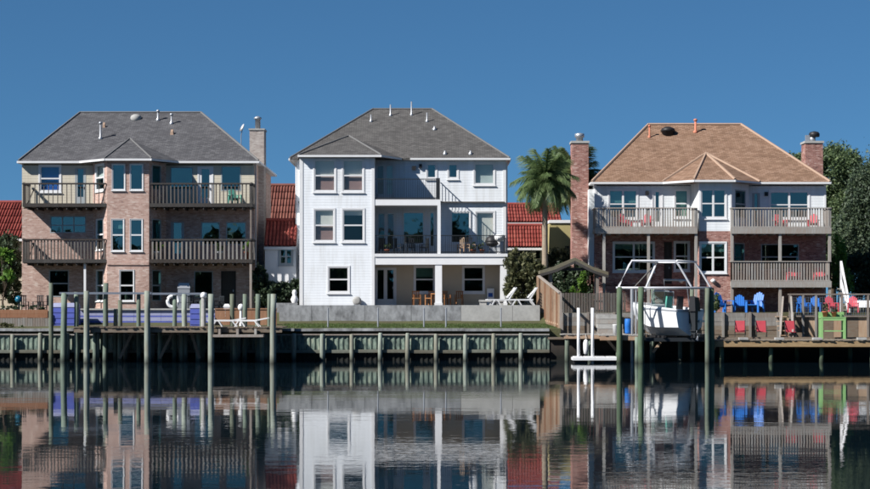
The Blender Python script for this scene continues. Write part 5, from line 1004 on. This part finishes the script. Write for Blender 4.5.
for px, Y_, lb in ((740, 1.4, 'crimson sling chair on the dock nearest the boat lift'), (761.5, 1.4, 'crimson sling chair on the dock under the last blue chair'), (790.5, 1.0, 'crimson sling chair on the dock before the wooden steps')):
    o = thing('sling_chair', (PX(px, Y_), Y_, 1.25), lb, 'chair', None, random.uniform(-.2, .2)); add('sling_back', MB().hexa([(-.27, .16, .38), (.27, .16, .38), (.27, .19, .38), (-.27, .19, .38), (-.27, .34, 1.02), (.27, .34, 1.02), (.27, .37, 1.02), (-.27, .37, 1.02)]).mesh('sling_back', red_dark), o, local=True); add('seat', MB().box(-.27, .27, -.25, .18, .36, .39).mesh('seat', red_dark), o, local=True)
    for sx in (-.29, .29): add('leg', MB().tube([(sx, -.3, 0), (sx, .36, 1.04)], .02, 6).mesh('leg', dark_metal), o, local=True); add('leg', MB().tube([(sx, .35, 0), (sx, -.28, .4)], .02, 6).mesh('leg', dark_metal), o, local=True); add('armrest', MB().tube([(sx, -.3, .6), (sx, .2, .62)], .022, 6).mesh('armrest', dark_metal), o, local=True)
lt = thing('potting_table', (PX(832, -1), -1, zC), 'lime green wooden potting table on the dock', 'table'); xa, xb2 = PX(819.5, -1) - lt.location.x, PX(845, -1) - lt.location.x; zt = PZ(317, -1) - zC
add('table_top', MB().box(xa, xb2, -.3, .3, zt - .06, zt).mesh('table_top', lime_paint), lt, local=True); add('back_board', MB().box(xa, xb2, .27, .31, zt, PZ(312, -1) - zC).mesh('back_board', lime_paint), lt, local=True); add('shelf', MB().box(xa + .1, xb2 - .1, -.25, .25, .42, .48).mesh('shelf', lime_paint), lt, local=True); add('apron', MB().box(xa + .06, xb2 - .06, -.28, -.24, zt - .2, zt - .06).mesh('apron', lime_paint), lt, local=True)
for x in (xa + .08, xb2 - .08):
    for y in (-.24, .24): add('leg', MB().box(x - .07, x + .07, y - .05, y + .05, 0, zt - .06).mesh('leg', lime_paint), lt, local=True)
for px, lb, s in ((825, 'wide terracotta pot on the lime green table', 1.0), (834, 'dark leafed pot plant on the lime green table', .9)): pot((PX(px, -1), -1, PZ(317, -1)), lb, terracotta_pot, leaf_dark if px > 830 else leaf_olive, s)
sr_ = thing('stair_rail', (PX(845, 8), 8, 2.72), 'white painted stair rail and steps beside the right brick house', 'stairs'); 
MB().beam((PX(849, 6.5), 6.5, 3.3), (PX(841, 9), 9, PZ(262, 9)), .1, .16).build('handrail', white_paint, sr_); MB().beam((PX(849, 6.5), 6.5, 2.75), (PX(841, 9), 9, PZ(282, 9)), .08, .26).build('stringer', white_paint, sr_); post(sr_, PX(849, 6.5), 6.5, 2.7, 3.35, .12, white_paint); post(sr_, PX(841, 9), 9, 2.7, PZ(261, 9), .12, white_paint)
for k in range(6): MB().box(PX(836, 9) + .02, PX(847, 8), 6.7 + k * .38, 7.0 + k * .38, 2.85 + k * .26, 2.9 + k * .26).build('tread', pale_wood, sr_)
pw_ = thing('dinghy', (PX(862, 7), 7, 2.72), 'white upturned dinghy behind the wire fence', 'dinghy'); m = MB(); SS = []
for k in range(9):
    t = k / 8; x = -1.0 + 2.0 * t; hw = .45 * math.sin(math.pi * (.12 + .76 * t)) ** .6; SS.append([(x, -hw, .3), (x, -hw * .8, .62), (x, 0, .74), (x, hw * .8, .62), (x, hw, .3)])
for s in SS: m.v += s
for k in range(8):
    for j in range(4): a = k * 5 + j; m.f.append((a, a + 1, a + 6, a + 5))
add('hull', m.mesh('hull', gelcoat, True), pw_, local=True)
for sx in (-.6, .6): add('trestle', MB().box(sx - .05, sx + .05, -.4, .4, 0, .5).mesh('trestle', grey_wood), pw_, local=True)

# ------------------------------------------------------------------ opposite bank, seen only as dark reflections in the panes
g = MB(); g.quad((-900, -700, 2.2), (900, -700, 2.2), (900, -116, 2.0), (-900, -116, 2.0)); g.quad((-900, -116, -3), (900, -116, -3), (900, -116, 2.0), (-900, -116, 2.0)); struct('far_bank', g, ground_m)
bl = []
for k in range(26): x = -100 + k * 8 + random.uniform(-2, 2); h_ = random.uniform(4.0, 6.2); bl.append((x, -132 + random.uniform(-4, 4), 2.5 + h_, random.uniform(4, 6.5), 4, h_))
o = leaves('far_bank_trees', None, bl, 60000, .8, leaf_dark); o['kind'] = 'stuff'; tag(o, 'dark belt of trees along the opposite bank of the canal', 'trees')
